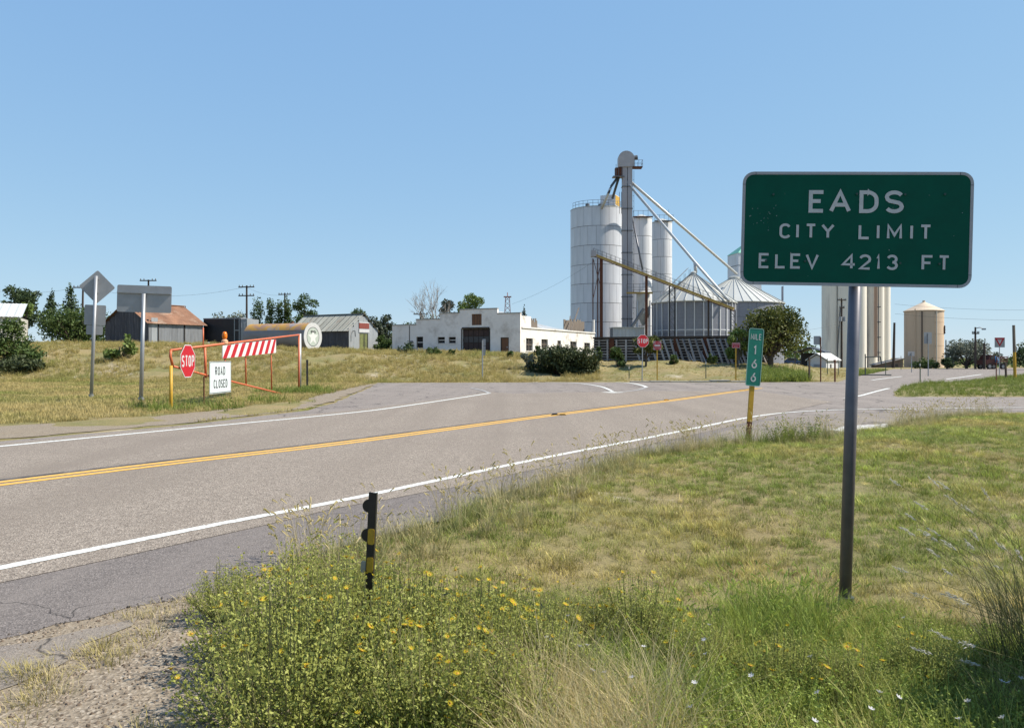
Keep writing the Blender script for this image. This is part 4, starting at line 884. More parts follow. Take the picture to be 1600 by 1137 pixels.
# big tall bin
bY = 130.0; c = at(934, bY); q = bY/F; R1 = 42.5*q; z1 = P(934,330,bY).z-c.z
b1 = thing('grain_bin', 'tallest wide steel grain bin at the left of the elevator', 'grain bin', c)
bin_body(b1, R1, 0, z1, 8, 20, bin_m)
MB().lathe([(R1+.03,z1),(R1+.03,z1+.1),(0.01,z1+.9)], 40).build('roof', roof_bin, b1)
for k_ in range(14):
    a = math.pi+R(20)+R(140)*k_/13; p0 = (R1*math.cos(a), R1*math.sin(a)); MB().bar((*p0,z1),(*p0,z1+1.0), .05).build('rail_post', post_grey, b1)
for zz in (.55, 1.0):
    MB().tube([(R1*math.cos(math.pi+R(20)+R(140)*k_/13), R1*math.sin(math.pi+R(20)+R(140)*k_/13), z1+zz) for k_ in range(14)], .03, 5).build('guard_rail', post_grey, b1)
for px in (916, 936): MB().tube([((px-934)*q,-R1*.5,z1+.2),((px-934)*q,-R1*.5,z1+.75)], .35, 10).build('roof_vent', seam, b1)
# square hopper box on the roof
hb = thing('surge_hopper', 'square grey and yellow hopper box on the roof of the wide tall bin', 'hopper', (c.x+19*q, c.y-.3, c.z+z1+.45), R(-25))
sz = 12*q
MB().box(-sz,sz,-sz,sz,.15,1.9).build('box', bin_m, hb); MB().box(sz+.003,sz+.04,-sz+.1,sz-.1,.3,1.8).build('yellow_side', yellow_post, hb); MB().prism([(-sz,.149),(sz,.149),(sz*.3,-.3),(-sz*.3,-.3)], -sz*.6, sz*.6).build('outlet', seam, hb)
# two slender bins
for px, hw, ty, bY, lab in ((1001.5,17,343,136,'narrower steel bin directly behind the elevator leg'), (1034,15.8,349,143,'rightmost of the tall slender steel bins')):
    c = at(px, bY); q = bY/F; z1 = P(px,ty,bY).z-c.z; s = thing('grain_bin', lab, 'grain bin', c)
    bin_body(s, hw*q, 0, z1, 8, 10, bin_w)
    MB().lathe([(hw*q+.04,z1),(hw*q+.04,z1+.12),(.3,z1+.8),(.01,z1+.8)], 32).build('roof', roof_bin, s)
    MB().box(-hw*q*.9,hw*q*.9,-hw*q-.4,-hw*q+.2,z1+.05,z1+.18).build('catwalk', rust if px < 1010 else post_grey, s)
    for k_ in range(5): MB().bar((-hw*q*.9+hw*q*.45*k_,-hw*q-.38,z1+.18),(-hw*q*.9+hw*q*.45*k_,-hw*q-.38,z1+1.15+(.9 if k_ == 3 else 0)), .05).build('rail_post', post_grey, s)
    MB().tube([(-hw*q*.9,-hw*q-.38,z1+1.1),(hw*q*.9,-hw*q-.38,z1+1.1)], .03, 5).build('guard_rail', post_grey, s)
# stiffened bin with cone roof
bY = 119.0; c = at(1084, bY); q = bY/F; R2 = 63.5*q; ze = P(1084,470,bY-R2*.5).z-c.z; za = P(1087,429,bY).z-c.z
b2 = thing('grain_bin', 'squat grain bin with ribbed cone roof and white vertical stiffeners', 'grain bin', c)
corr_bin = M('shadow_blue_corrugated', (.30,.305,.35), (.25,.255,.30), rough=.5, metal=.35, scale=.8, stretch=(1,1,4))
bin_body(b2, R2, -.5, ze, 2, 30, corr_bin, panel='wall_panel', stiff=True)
st_me = MB().box(R2,R2+.12,-.07,.07,-.5,ze).mesh('stiffener', bin_w)
for j in range(30): link('stiffener', st_me, b2, None, (0,0,2*math.pi*(j+.5)/30))
MB().lathe([(R2+.01,ze*.52),(R2+.05,ze*.52),(R2+.05,ze*.52+.12),(R2+.01,ze*.52+.12)], 48).build('wind_ring', bin_w, b2)
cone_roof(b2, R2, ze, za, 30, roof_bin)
# roof ladder with hand rails on the left slope
for off in (-.25, .25):
    p0 = Vector((-R2*math.cos(.5),-R2*math.sin(.5),ze+.1)); p1 = Vector((-.3,-.2,za+.2)); o_ = Vector((0,off,0)); MB().bar(p0+o_+Vector((0,0,.1)), p1+o_+Vector((0,0,.1)), .07).build('roof_ladder', seam, b2); MB().tube([p0+o_*1.6+Vector((0,0,.9)), p1+o_*1.6+Vector((-.6,0,.75))], .03, 5).build('hand_rail', post_grey, b2)
    for k_ in range(6): f_ = (k_+.5)/6; MB().bar(p0.lerp(p1,f_)+o_*1.6, p0.lerp(p1,f_)+o_*1.6+Vector((0,0,.9)), .04).build('rail_post', post_grey, b2)
# right-hand large bin behind
bY = 146.0; c = at(1147, bY); q = bY/F; R3 = 74*q; ze = P(1220,474,bY-1).z-c.z; za = P(1147,436,bY).z-c.z
b3 = thing('grain_bin', 'largest grain bin with a wide pale cone roof behind the tree', 'grain bin', c)
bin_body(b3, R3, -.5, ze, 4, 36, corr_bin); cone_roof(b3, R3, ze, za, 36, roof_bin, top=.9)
for px, py, dk_ in ((1143,457,1),(1172,468,0),(1217,471,1)):
    a = math.atan2(-1.0, (px-1147)/74*1.6); f_ = .55 if py < 460 else .93; zz = ze+(za-ze)*(1-f_); MB().lathe([(.0,.9),(.35,.8),(.45,.5),(.3,.1),(.3,-.3)], 12, R3*f_*math.cos(a), R3*f_*math.sin(a)).build('roof_vent', seam if dk_ else bin_w, b3); b3.children[-1].location.z = zz+.1
# headhouse tower with green cap
c = at(1163, 157); q = 157/F; s = thing('headhouse_tower', 'grey metal tower with a green pyramid cap half behind the city sign', 'tower', c, R(10)); hw = 19*q; zt = P(1160,398,157).z-c.z
MB().box(-hw,hw,-hw,hw,0,zt).build('wall', bin_m, s); MB().add([(-hw-.1,-hw-.1,zt+.01),(hw+.1,-hw-.1,zt+.01),(hw+.1,hw+.1,zt+.01),(-hw-.1,hw+.1,zt+.01),(0,0,zt+2.2)], [(3,2,1,0),(0,1,4),(1,2,4),(2,3,4),(3,0,4)]).build('roof', M('mint_roof',(.20,.52,.40),rough=.6), s)
for k_ in range(1, 9): MB().box(-hw-.03,hw+.03,-hw-.03,hw+.03,zt*k_/9-.05,zt*k_/9+.05).build('band', seam, s)
# bucket elevator
eY = 123.0; ec = at(981, eY); q = eY/F
def E(px, py, dy=0): return P(px, py, eY+dy)-Vector(ec)
el = thing('bucket_elevator', 'tall grey bucket elevator leg with rounded head above the bins', 'grain elevator', ec)
leg_m = M('elevator_grey', (.50,.47,.49), (.42,.39,.41), rough=.55, metal=.25, scale=1, stretch=(1,1,.2), c3=(.25,.17,.13), s3=.8, lo3=.6, hi3=.75)
ztop = E(981,258).z
for x0, x1 in ((972,979.3),(980.3,987.5)):
    a, b = E(x0,300).x, E(x1,300).x; zl_ = ztop if x0 > 980 else ztop
    nseg = 9
    for k_ in range(nseg): MB().box(a,b,-.45,.45,zl_*k_/nseg+.02,zl_*(k_+1)/nseg-.02).build('casing', leg_m, el)
    for k_ in range(1, nseg): MB().box(a-.07,b+.07,-.52,.52,zl_*k_/nseg-.06,zl_*k_/nseg+.06).build('flange', seam, el)
hd = MB(); xa, xb = E(965.5,250).x, E(990.5,250).x; cx_ = (xa+xb)/2; rr = (xb-xa)/2; zb_ = E(980,262).z; zc_ = E(980,249).z
prof = [(xa,zb_),(xb,zb_)]+[(cx_+rr*math.cos(R(t)), zc_+rr*math.sin(R(t))*.95) for t in range(0,181,12)]
hd.prism(prof[::-1], -.6, .6); hd.build('head', M('elevator_head',(.52,.48,.49),(.44,.40,.41),rough=.5,metal=.2,scale=1.2), el)
MB().box(E(988,262).x,E(1003,262).x,-.7,.7,zb_-.1,zb_+.05).build('platform', rust, el)
for px in (991,997,1003): 
    for y in (-.68,.68): MB().bar((E(px,262).x,y,zb_+.05),(E(px,262).x,y,zb_+1.05), .05).build('rail_post', post_grey, el)
for zz in (.5,1.02):
    MB().tube([(E(990,262).x,-.68,zb_+zz),(E(1003,262).x,-.68,zb_+zz),(E(1003,262).x,.68,zb_+zz)], .03, 5).build('guard_rail', post_grey, el)
MB().tube([E(990,247),E(996,246)], .35, 10).build('motor', seam, el)
MB().box(E(961,270).x,E(972,270).x,-.5,.5,E(961,276).z,E(961,263).z).build('distributor', rust, el)
for px in (962,966,971): MB().bar((E(px,270).x,-.53,E(px,277).z),(E(px,270).x,-.53,E(px,258).z), .06).build('frame_bar', post_grey, el)
MB().box(E(957,276).x,E(975,276).x,-.7,.7,E(961,277.5).z,E(961,276.3).z).build('distributor_deck', post_grey, el)
spo = M('white_spout', (.66,.67,.68), (.58,.59,.60), rough=.45, metal=.2, scale=2); dks = M('dark_spout', (.09,.10,.115), rough=.5)
def spout(pts, r, mat): MB().tube(pts, r, 10).build('spout', mat, el, smooth=True)
spout([E(966,276),E(955,291),E(951,302)], .2, dks); spout([E(954,294),E(940,326,2)], .21, spo); spout([E(967,277),E(957,310,3)], .2, dks)
spout([E(974,278),E(1086,410,-3),E(1139,470,-10)], .21, spo); spout([E(976,276),E(1151,428,20)], .23, spo); spout([E(988,340,1),E(1004,421,-3)], .14, post_grey)
spout([E(1086,410,-3),E(1087,426,-3)], .25, spo)
for k_ in range(26):  # caged ladder
    z = ztop*.25+k_*ztop*.7/26; MB().bar((E(988.5,300).x,-.3,z),(E(990,300).x,-.3,z), .05).build('ladder_rung', seam, el)
MB().bar((E(990,300).x,-.3,ztop*.22),(E(990,300).x,-.3,ztop*.97), .05).build('ladder_rail', seam, el)
for x0, x1 in ((969,972),): MB().bar(E(968,300),E(968,334), .06).build('ladder_rail', seam, el); MB().bar(E(971,300),E(971,334), .06).build('ladder_rail', seam, el)
MB().bar(E(972,276),E(978,313), .25, .2).build('brace', leg_m, el)
# inclined yellow conveyor
def Cv(px, py, dy=0): f_ = (px-928)/219; Y = 116-8*f_+dy; return P(px, py, Y)
p0, p1 = Cv(928,397.5), Cv(1147,482.5); cvb = at(1037, 112); cv = thing('grain_conveyor', 'long inclined yellow conveyor with railed walkway on rusty supports', 'conveyor', cvb)
yel_c = M('conveyor_yellow', (.56,.38,.10), (.42,.27,.08), rough=.6, scale=1.5, c3=(.20,.10,.06), s3=1.6, lo3=.58, hi3=.68)
nb = 12
for k_ in range(nb):
    a, b = p0.lerp(p1, k_/nb), p0.lerp(p1, (k_+.985)/nb); MB().bar(a, b, .7, .36).build('trough', yel_c, cv, sub=cvb)
    a2, b2_ = a+Vector((0,.75,.05)), b+Vector((0,.75,.05)); MB().bar(a2, b2_, .7, .06).build('walkway', seam, cv, sub=cvb); MB().bar(a+Vector((0,-.1,-.3)), b+Vector((0,-.1,-.3)), .08, .12).build('lower_chord', rust, cv, sub=cvb)
for k_ in range(31):
    a = p0.lerp(p1, k_/30)
    for y in (.42, 1.08): MB().bar(a+Vector((0,y,.05)), a+Vector((0,y,1.0)), .035).build('rail_post', seam, cv, sub=cvb)
for y in (.42, 1.08):
    for zz in (.55, 1.0): MB().bar(p0+Vector((0,y,zz)), p1+Vector((0,y,zz)), .03).build('guard_rail', seam, cv, sub=cvb)
MB().box(p0.x-.45,p0.x+.3,p0.y-.6,p0.y+.6,p0.z-.35,p0.z+.55).build('drive_head', leg_m, cv, sub=cvb)
def col(px, ty, by_, r, mat, y=0, px2=None): a = Cv(px,ty,y); b = Cv(px2 or px, by_, y); MB().bar(a, (b.x,b.y,H(b.x,b.y)-.2), r).build('support_column', mat, cv, sub=cvb)
for px, ty, r, m_ in ((926.5,404,.14,rust),(934,404,.16,rust),(939.5,404,.42,rust),(1010,431,.34,rust),(1046,446,.16,sign_blk),(1054.5,450,.16,sign_blk),(1107,466,.2,darkwood),(1141,482,.14,seam),(1148.5,484,.14,seam)): col(px, ty, 560, r, m_)
for k_ in range(9):     # end tower and middle tower bracing
    for pa, pb, t0, dz in ((1141,1148.5,486,9),(1046,1054.5,455,11)):
        MB().bar(Cv(pa,t0+dz*k_), Cv(pb,t0+dz*(k_+1)), .06).build('brace', seam, cv, sub=cvb); MB().bar(Cv(pa,t0+dz*k_), Cv(pb,t0+dz*k_), .06).build('brace', seam, cv, sub=cvb)
MB().bar(Cv(927,405), Cv(939,450), .07).build('brace', rust, cv, sub=cvb); MB().bar(Cv(926,470), Cv(939,410), .07).build('brace', rust, cv, sub=cvb)
# hopper tank with platform
hY = 120.0; c = at(1005, hY); q = hY/F; ht = thing('hopper_tank', 'small pale hopper tank on legs below the conveyor', 'tank', c); z_ = lambda py: P(1005,py,hY).z-c.z; r_ = 10.5*q
cream = M('cream_steel', (.60,.58,.54), (.52,.50,.46), rough=.5, metal=.1, scale=1.5)
MB().lathe([(.2,z_(508)),(r_,z_(490)),(r_,z_(459)),(r_*.3,z_(455)),(.01,z_(455))], 28).build('shell', cream, ht, smooth=False)
for a in (30,150,210,330): x, y = r_*1.05*math.cos(R(a)), r_*1.05*math.sin(R(a)); MB().bar((x,y,0),(x,y,z_(470)), .14).build('leg', bin_m, ht)
MB().box(-27*q,13*q,-1.1,-.5,z_(459.5),z_(457)).build('platform', yel_c, ht)
for k_ in range(5): x = (-27+10*k_)*q; MB().bar((x,-1.1,z_(457)),(x,-1.1,z_(444)), .05).build('rail_post', post_grey, ht)
for py in (450,444.5): MB().tube([(-27*q,-1.1,z_(py)),(13*q,-1.1,z_(py))], .03, 5).build('guard_rail', post_grey, ht)
c = at(979, 116); q = 116/F; s = thing('pit_shed', 'low white metal shed over the receiving pit below the elevator leg', 'shed', c); zt = P(979,513,116).z-c.z
for k_ in range(5): MB().corr((-24*q+48*q*k_/5,-2,0),(48*q/5*1.01,0,0),(0,0,zt),.2).build('metal_sheet', corr_lite, s)
MB().box(-24*q,24*q,-1.95,1.5,-.4,zt-.02).build('wall_core', seam, s); MB().box(-25*q,25*q,-2.2,1.7,zt+.003,zt+.12).build('roof', roof_bin, s)
MB().bar((6*q,-1.5,zt+.2),(25*q,-1,zt+2.8), .5, .3).build('chute', dks, s)
# ------------------------------------------------------------------ wooden bunker wall
bk0 = base(930, 564); wY = 67.0
def Wp(px): f_ = (px-930)/270; Y = 70-6*f_; return Vector(((px-800)/F*Y, Y))
A0, A1 = Wp(926), Wp(1200); d = A1-A0; L = d.length; rz = math.atan2(d.y, d.x); zg = min(H(*A0), H(*A1)); loc = Vector((A0.x, A0.y, zg)); fr = Fr(loc, rz)
bw = thing('bunker_wall', 'long grey plank bunker wall with slanted timber braces below the bins', 'wall', loc, rz)
zt0, zt1 = fr.pt(930,526.5)[1], fr.pt(1160,530)[1]; pale = M('silvered_plank', (.44,.40,.37), (.33,.28,.26), rough=.9, scale=2, stretch=(.3,1,1), bump=.3, rand=.25)
MB().box(0,L,.35,.45,-.4,zt0-.15).build('dark_backing', M('bunker_gap_shade',(.045,.035,.034),(.06,.045,.04),rough=.9,scale=1), bw)  # dark sheet added behind the planks, standing for shade in the gaps
nrow = 9; nseg = 7
for i in range(nrow):
    for j in range(nseg):
        z = .15+(zt0-.45)*i/(nrow-1); MB().box(L*j/nseg+.01,L*(j+1)/nseg-.01,.18+random.uniform(-.02,.02),.3,z-.055+random.uniform(-.02,.02),z+.045).build('plank', pale, bw)
MB().box(0,L,.05,.5,zt0-.14,zt0).build('top_beam', darkwood, bw)
k_ = 0
for px in (936,949,963,978,990,1003,1016,1028,1036,1047,1057,1066,1076,1086,1096,1105,1116,1124,1133,1142,1151,1160,1170,1182,1192):
    x = fr.pt(px,532)[0]; lean = .1 if px < 990 else .95+.1*(k_ % 3); MB().bar((x,.05,zt0-.25),(x+lean*.9,-.2-lean*.5,-.35), .14, .10).build('brace', pale, bw)
    if k_ % 2 and px > 1030: MB().bar((x+.5,-.1,zt0*.45),(x+lean*1.25,-.9,-.35), .09, .07).build('brace', pale, bw)
    k_ += 1
for px in (955, 1056, 1102, 1140): x = fr.pt(px,540)[0]; MB().box(x-.22,x+.22,.1,.24,.2+.3*(px % 3),zt0-.15).build('rusty_plate', rust, bw)
# ------------------------------------------------------------------ concrete elevator behind the city sign
eY = 185.0; c = at(1338, eY); q = eY/F; s = thing('concrete_elevator', 'pale concrete grain elevator of joined silos behind the sign post', 'grain elevator', Vector((c.x,c.y,-.5)), 0)
con_m = M('elevator_concrete', (.92,.86,.77), (.84,.78,.70), rough=.9, scale=.25, stretch=(2,2,.15), c3=(.56,.51,.48), s3=.3, lo3=.56, hi3=.72)
zt = P(1338,322,eY).z+.5
for px, r_, y in ((1296,11.5,0),(1318.5,11.5,-.6),(1341,12,-1.2),(1361,9,.4),(1373,8.5,3),(1384,8.5,6),(1308,11,4)): MB().lathe([(r_*q,-1),(r_*q,zt),(.01,zt)], 40, (px-1338)*q+y*.43, y).build('silo', con_m, s, smooth=False)
for px, y in ((1307,-1.6),(1330,-2.2)): MB().box((px-1338)*q-.25,(px-1338)*q+.25,y,y+2,-1,zt-.2).build('infill_wall', con_m, s)
MB().box((1299-1338)*q,(1375-1338)*q,-.5,5,zt+.003,zt+2.6).build('gallery', con_m, s)
MB().tube([((1301.5-1338)*q,-2.1,0),((1307-1338)*q,-2.1,zt*.36)], .12, 6).build('pipe', seam, s)
MB().box((1363-1338)*q,(1366.3-1338)*q,-1.6,-1.0,2,zt*.9).build('brick_shaft', M('salmon_shaft',(.50,.33,.25),rough=.9), s)
MB().tube([((1368-1338)*q,-1.5,1),((1368-1338)*q,-1.5,zt*.9)], .12, 6).build('pipe', seam, s)
for k_ in range(4): MB().box((1366-1338)*q,(1371-1338)*q,-1.75,-1.3,3.5*k_+3,3.5*k_+3.2).build('pipe_bracket', seam, s)
# ------------------------------------------------------------------ tan tank
c = at(1443.5, 122); q = 122/F; s = thing('tan_tank', 'tan cylindrical steel tank with a low cone roof and dark letter', 'tank', Vector((c.x,c.y,-.3)))
tan_m = M('tan_paint', (.70,.52,.37), (.63,.47,.34), rough=.6, scale=.5, stretch=(2,2,.2)); r_ = 28*q; zt = P(1443,486,122).z+.3; za = P(1443,472,122).z+.3
MB().lathe([(r_,-.5),(r_,zt)], 48).build('shell', tan_m, s, smooth=True); MB().lathe([(r_+.12,zt-.08),(r_+.12,zt+.03),(.2,za),(.2,za+.25),(0,za+.25)], 32).build('roof', M('tan_roof',(.74,.58,.42),(.68,.53,.39),rough=.6,scale=1), s)
for k_ in range(1, 5): MB().lathe([(r_+.005,zt*k_/5-.02),(r_+.02,zt*k_/5-.02),(r_+.02,zt*k_/5+.02),(r_+.005,zt*k_/5+.02)], 48).build('seam_ring', tan_m, s)
for px, m_ in ((1421,tan_m),(1428,M('dark_pipe2',(.12,.09,.07),rough=.7)),(1448,M('pale_pipe',(.60,.55,.48),rough=.5))):
    x = (px-1443.5)*q; y = -math.sqrt(max(r_*r_-x*x,0))-.12; MB().tube([(x,y,0),(x,y,zt*(.98 if px != 1421 else 1.03))], .09, 6).build('pipe', m_, s)
mb = MB(); an0 = math.acos(min(1, (1465.5-1443.5)/28)); hE = 10*q; zE = P(1468,515.5,122).z+.3
for pl_ in GL['E']:
    for (x0, y0), (x1, y1) in zip(pl_[:-1], pl_[1:]):
        pts = []
        for j in range(5):
            u = x0+(x1-x0)*j/4; v = y0+(y1-y0)*j/4; a = -an0+u*.42; pts.append(((r_+.05)*math.cos(a), (r_+.05)*math.sin(a), zE-hE/2+v*hE))
        mb.tube(pts, .16, 4)
mb.build('lettering', M('dark_brown_letter',(.07,.04,.03),rough=.7), s)
# ------------------------------------------------------------------ poles and wires
def pole(label, px, by, top, Y, arms=(), lamp=0, trans=0, rr=.16, lean=0):
    b = at(px, Y); q = Y/F; z_ = lambda py: P(px,py,Y).z-b.z; s = thing('utility_pole', label, 'utility pole', b, rot=(0,R(lean),R(random.uniform(-15,15))), group='wooden utility poles')
    MB().tube([(0,0,-.5),(0,0,z_(top))], [rr*1.1, rr*.75], 8).build('pole', darkwood, s)
    for py, hw in arms:
        am = MB().box(-hw*q,hw*q,-.16,-.05,z_(py)-.07,z_(py)+.07).build('crossarm', darkwood, s)
        for f_ in (-.9,-.5,.5,.9): MB().lathe([(.05,0),(.07,.1),(.04,.22),(.0,.24)], 8, f_*hw*q, -.1).build('insulator', M('insulator_glass',(.16,.17,.17),rough=.3), am); am.children[-1].location.z = z_(py)+.07
    if lamp:
        MB().tube([(0,0,z_(lamp)),(6*q,-.1,z_(lamp-1.5)),(11*q,-.1,z_(lamp+1))], .06, 6).build('lamp_arm', galv, s); MB().box(9*q,14*q,-.25,.05,z_(lamp+2.5),z_(lamp)).build('lamp_head', galv, s)
    if trans:
        for x in (-3.2*q, 3.2*q): MB().tube([(x,-.2,z_(trans+4)),(x,-.2,z_(trans-3))], .28, 10).build('transformer', alu, s)
    return s
pole('utility pole with a one-sided crossarm behind the diamond sign', 128, 505, 452, 105, [(449.5,14)], lean=1)
pole('utility pole top showing above the wide sign back', 232, 505, 437, 110, [(438.5,13)])
pole('tall utility pole with two crossarms above the black trailer', 385.5, 540, 446, 108, [(448.5,13),(462,13)])
pole('utility pole with one crossarm in front of the poplars', 445, 515, 457.5, 128, [(460,10)])
pole('utility pole stub with crossarm left of the dead tree', 657, 505, 486, 118, [(491,11)])
pole('utility pole with transformers in front of the concrete elevator', 1315, 577, 466, 118, [(469,7),(481,4)], trans=498)
pole('leaning dark utility pole left of the tan tank', 1396, 577, 504, 112, lean=1.2, rr=.2)
pole('street lamp pole in front of the grey-green round tree', 1524, 578, 511, 100, [(521,5)], lamp=513, rr=.14)
pole('thin bare pole between the tan tank and the round tree', 1478, 578, 531, 118, rr=.1)
pole('thick bare pole at the right side of the round tree', 1538, 580, 536, 100, rr=.16)
pole('small distant pole right of the barn roof', 289.5, 500, 478, 140, rr=.12)
def wire(label, a, b, sag=.8):
    pts = [Vector(a).lerp(Vector(b), i/16)-Vector((0,0,sag*4*(i/16)*(1-i/16))) for i in range(17)]
    tag(MB().tube(pts, .012, 4, cap=False).build('overhead_wire', M('wire',(.08,.09,.10),rough=.6)), label, 'wire', 'overhead wires')
wire('overhead wire running past the right side of the city sign', P(1398,475,112), P(1640,484,100), .3)
wire('lower overhead wire at the right, under the first', P(1398,490,112), P(1640,500,100), .3)
wire('overhead wire from the tree to the transformer pole', P(1200,520,90), P(1314,505,118), .3)
wire('overhead wire from the two-arm pole towards the left', P(385,448,108), P(128,449,105), 1.2)
wire('overhead wire between the two-arm pole and the poplars pole', P(386,449,108), P(445,460,128), .5)
wire('long thin guy wire from the elevator leg down to the left', P(940,400,118), P(800,475,125), .6)
wire('overhead wire reaching the left edge from the diamond sign pole', P(120,449.5,105), P(-80,440,100), 1.0)
# lattice tower far away
tY = 190.0; b = Vector(((793-800)/F*tY, tY, 2.0)); q = tY/F; s = thing('lattice_tower', 'distant red and white lattice tower behind the white garage', 'tower', b); z_ = lambda py: P(793,py,tY).z-b.z
rw = M('faded_tower_red',(.42,.25,.26),rough=.7)
for sx in (-1,1):
    for sy_ in (-1,1): MB().bar((sx*6*q,sy_*6*q,z_(520)),(sx*3*q,sy_*3*q,z_(464)), .18).build('leg', rw, s)
for k_ in range(8):
    f0, f1 = k_/8, (k_+1)/8; w0, w1 = 6-3*f0, 6-3*f1; py0, py1 = 520-56*f0, 520-56*f1
    for sg in (-1,1): MB().bar((sg*w0*q,-w0*q,z_(py0)),(-sg*w1*q,-w1*q,z_(py1)), .12).build('brace', rw if k_ % 2 else M('tower_white',(.55,.55,.57),rough=.7), s)
MB().box(-6*q,6*q,-.6,.6,z_(464.5),z_(463)).build('platform', rw, s); MB().tube([(0,0,z_(463)),(0,0,z_(457))], .12, 6).build('mast', rw, s)
# ------------------------------------------------------------------ vehicles far off
def wheels(s, xs, hw, r_, y):
    for x in xs:
        for yy in (-hw, hw-.2):
            wl = MB().tube([(x,yy,r_),(x,yy+.2,r_)], r_, 14).build('wheel', M('tyre',(.015,.015,.016),rough=.8), s); MB().tube([(x,yy-.02,r_),(x,yy+.22,r_)], r_*.55, 10).build('rim', galv, wl)
b = at(1548, 101); s = thing('farm_truck', 'dark red flatbed truck with a blue load parked by the round tree', 'truck', b, R(8))
rdk = M('dark_red_truck',(.10,.02,.018),(.07,.018,.016),rough=.5,scale=2); gl_ = M('car_glass',(.03,.04,.05),rough=.1,spec=.6)
MB().prism([(-1.3,.6),(-.1,.6),(-.1,1.75),(-.75,1.8),(-.95,1.25),(-1.3,1.15)], -.85, .85).build('cab', rdk, s); MB().box(.0,1.6,-.95,.95,.6,.78).build('bed', sign_blk, s)
for x in (.05,.55,1.05,1.5): MB().box(x,x+.07,-.95,-.88,.783,1.55).build('stake', rdk, s)
for z in (1.0,1.3,1.52): MB().box(.0,1.6,-.99,-.953,z,z+.1).build('side_rail', M('brick_rail',(.22,.06,.05),rough=.7), s)
MB().prism([(-.7,1.3),(-.2,1.3),(-.2,1.65),(-.6,1.65)], -.87, -.853).build('window', gl_, s); MB().lathe([(0,.78),(.45,.85),(.5,1.2),(.35,1.6),(0,1.65)], 14, .55, 0).build('blue_tank', M('blue_drum',(.10,.28,.5),rough=.4), s); wheels(s, (-.85,1.0), .9, .38, 0)
b = at(1238, 150); s = thing('parked_car', 'blue car parked under the right side of the big tree', 'car', b, R(-20))
blu = M('car_blue',(.04,.09,.22),rough=.3); MB().prism([(-1.9,.35),(1.9,.35),(1.95,.75),(1.1,.9),(.6,1.38),(-.8,1.4),(-1.4,.95),(-1.95,.85)], -.8, .8).build('body', blu, s)
MB().prism([(-.75,.95),(.95,.95),(.55,1.3),(-.7,1.32)], -.82, -.803).build('side_window', gl_, s); wheels(s, (-1.2,1.2), .82, .32, 0)
for y in (-.5,.5): MB().box(1.93,1.97,y-.15,y+.15,.55,.7).build('headlight', sign_white, s)
# ------------------------------------------------------------------ trees and shrubs
bark = M('bark', (.13,.10,.08), (.085,.065,.05), rough=.95, scale=6, stretch=(1,1,.3), bump=.5)
bark_pale = M('bleached_wood', (.42,.38,.34), (.32,.28,.25), rough=.9, scale=6, stretch=(1,1,.3))
LM = {'green': leafmat('leaf_green', (0.044,0.090,0.024), (0.119,0.161,0.042)), 'dark': leafmat('leaf_dark', (0.028,0.052,0.024), (0.100,0.140,0.056)), 'juniper': leafmat('juniper_needles', (.030,.045,.020), (.105,.125,.045), .12),
      'olive': leafmat('leaf_olive', (0.105,0.123,0.087), (0.280,0.301,0.231)), 'light': leafmat('leaf_light', (0.110,0.180,0.040), (0.224,0.280,0.077)), 'pine': leafmat('pine_needles', (0.028,0.044,0.032), (0.090,0.110,0.060), .1),
      'yellowing': leafmat('leaf_yellowing', (.035,.06,.018), (.19,.195,.045))}
def leaf_cloud(lobes, n, size, asp=.6, up=.0, seed=0, needle=False):
    """n small leaf faces spread through the lobes' volume (denser to the outside), each with its own tilt and tone"""
    g = np.random.default_rng(seed); L = np.array(lobes, float); vol = L[:,3]*L[:,4]*L[:,5]; vol = vol**.7
    idx = g.choice(len(L), n, p=vol/vol.sum()); dv = g.normal(size=(n,3)); dv /= np.linalg.norm(dv, axis=1)[:,None]
    rad = .35+.8*g.random(n)**.8
    c = L[idx,:3]+dv*rad[:,None]*L[idx,3:6]
    t = g.normal(size=(n,3))+dv*.5; t[:,2] += up; t /= np.linalg.norm(t, axis=1)[:,None]
    u = np.cross(t, g.normal(size=(n,3))); u /= np.linalg.norm(u, axis=1)[:,None]
    s = size*(.55+.9*g.random(n))[:,None]
    V = np.stack([c-t*s, c-u*s*asp*.8, c+t*s, c+u*s*asp*.8], 1).reshape(-1,3)
    lobev = g.random(len(L))[idx]; var = np.clip(.5*g.random(n)+.5*lobev, 0, 1)
    return V, np.arange(4*n).reshape(-1,4), np.repeat(var, 4)
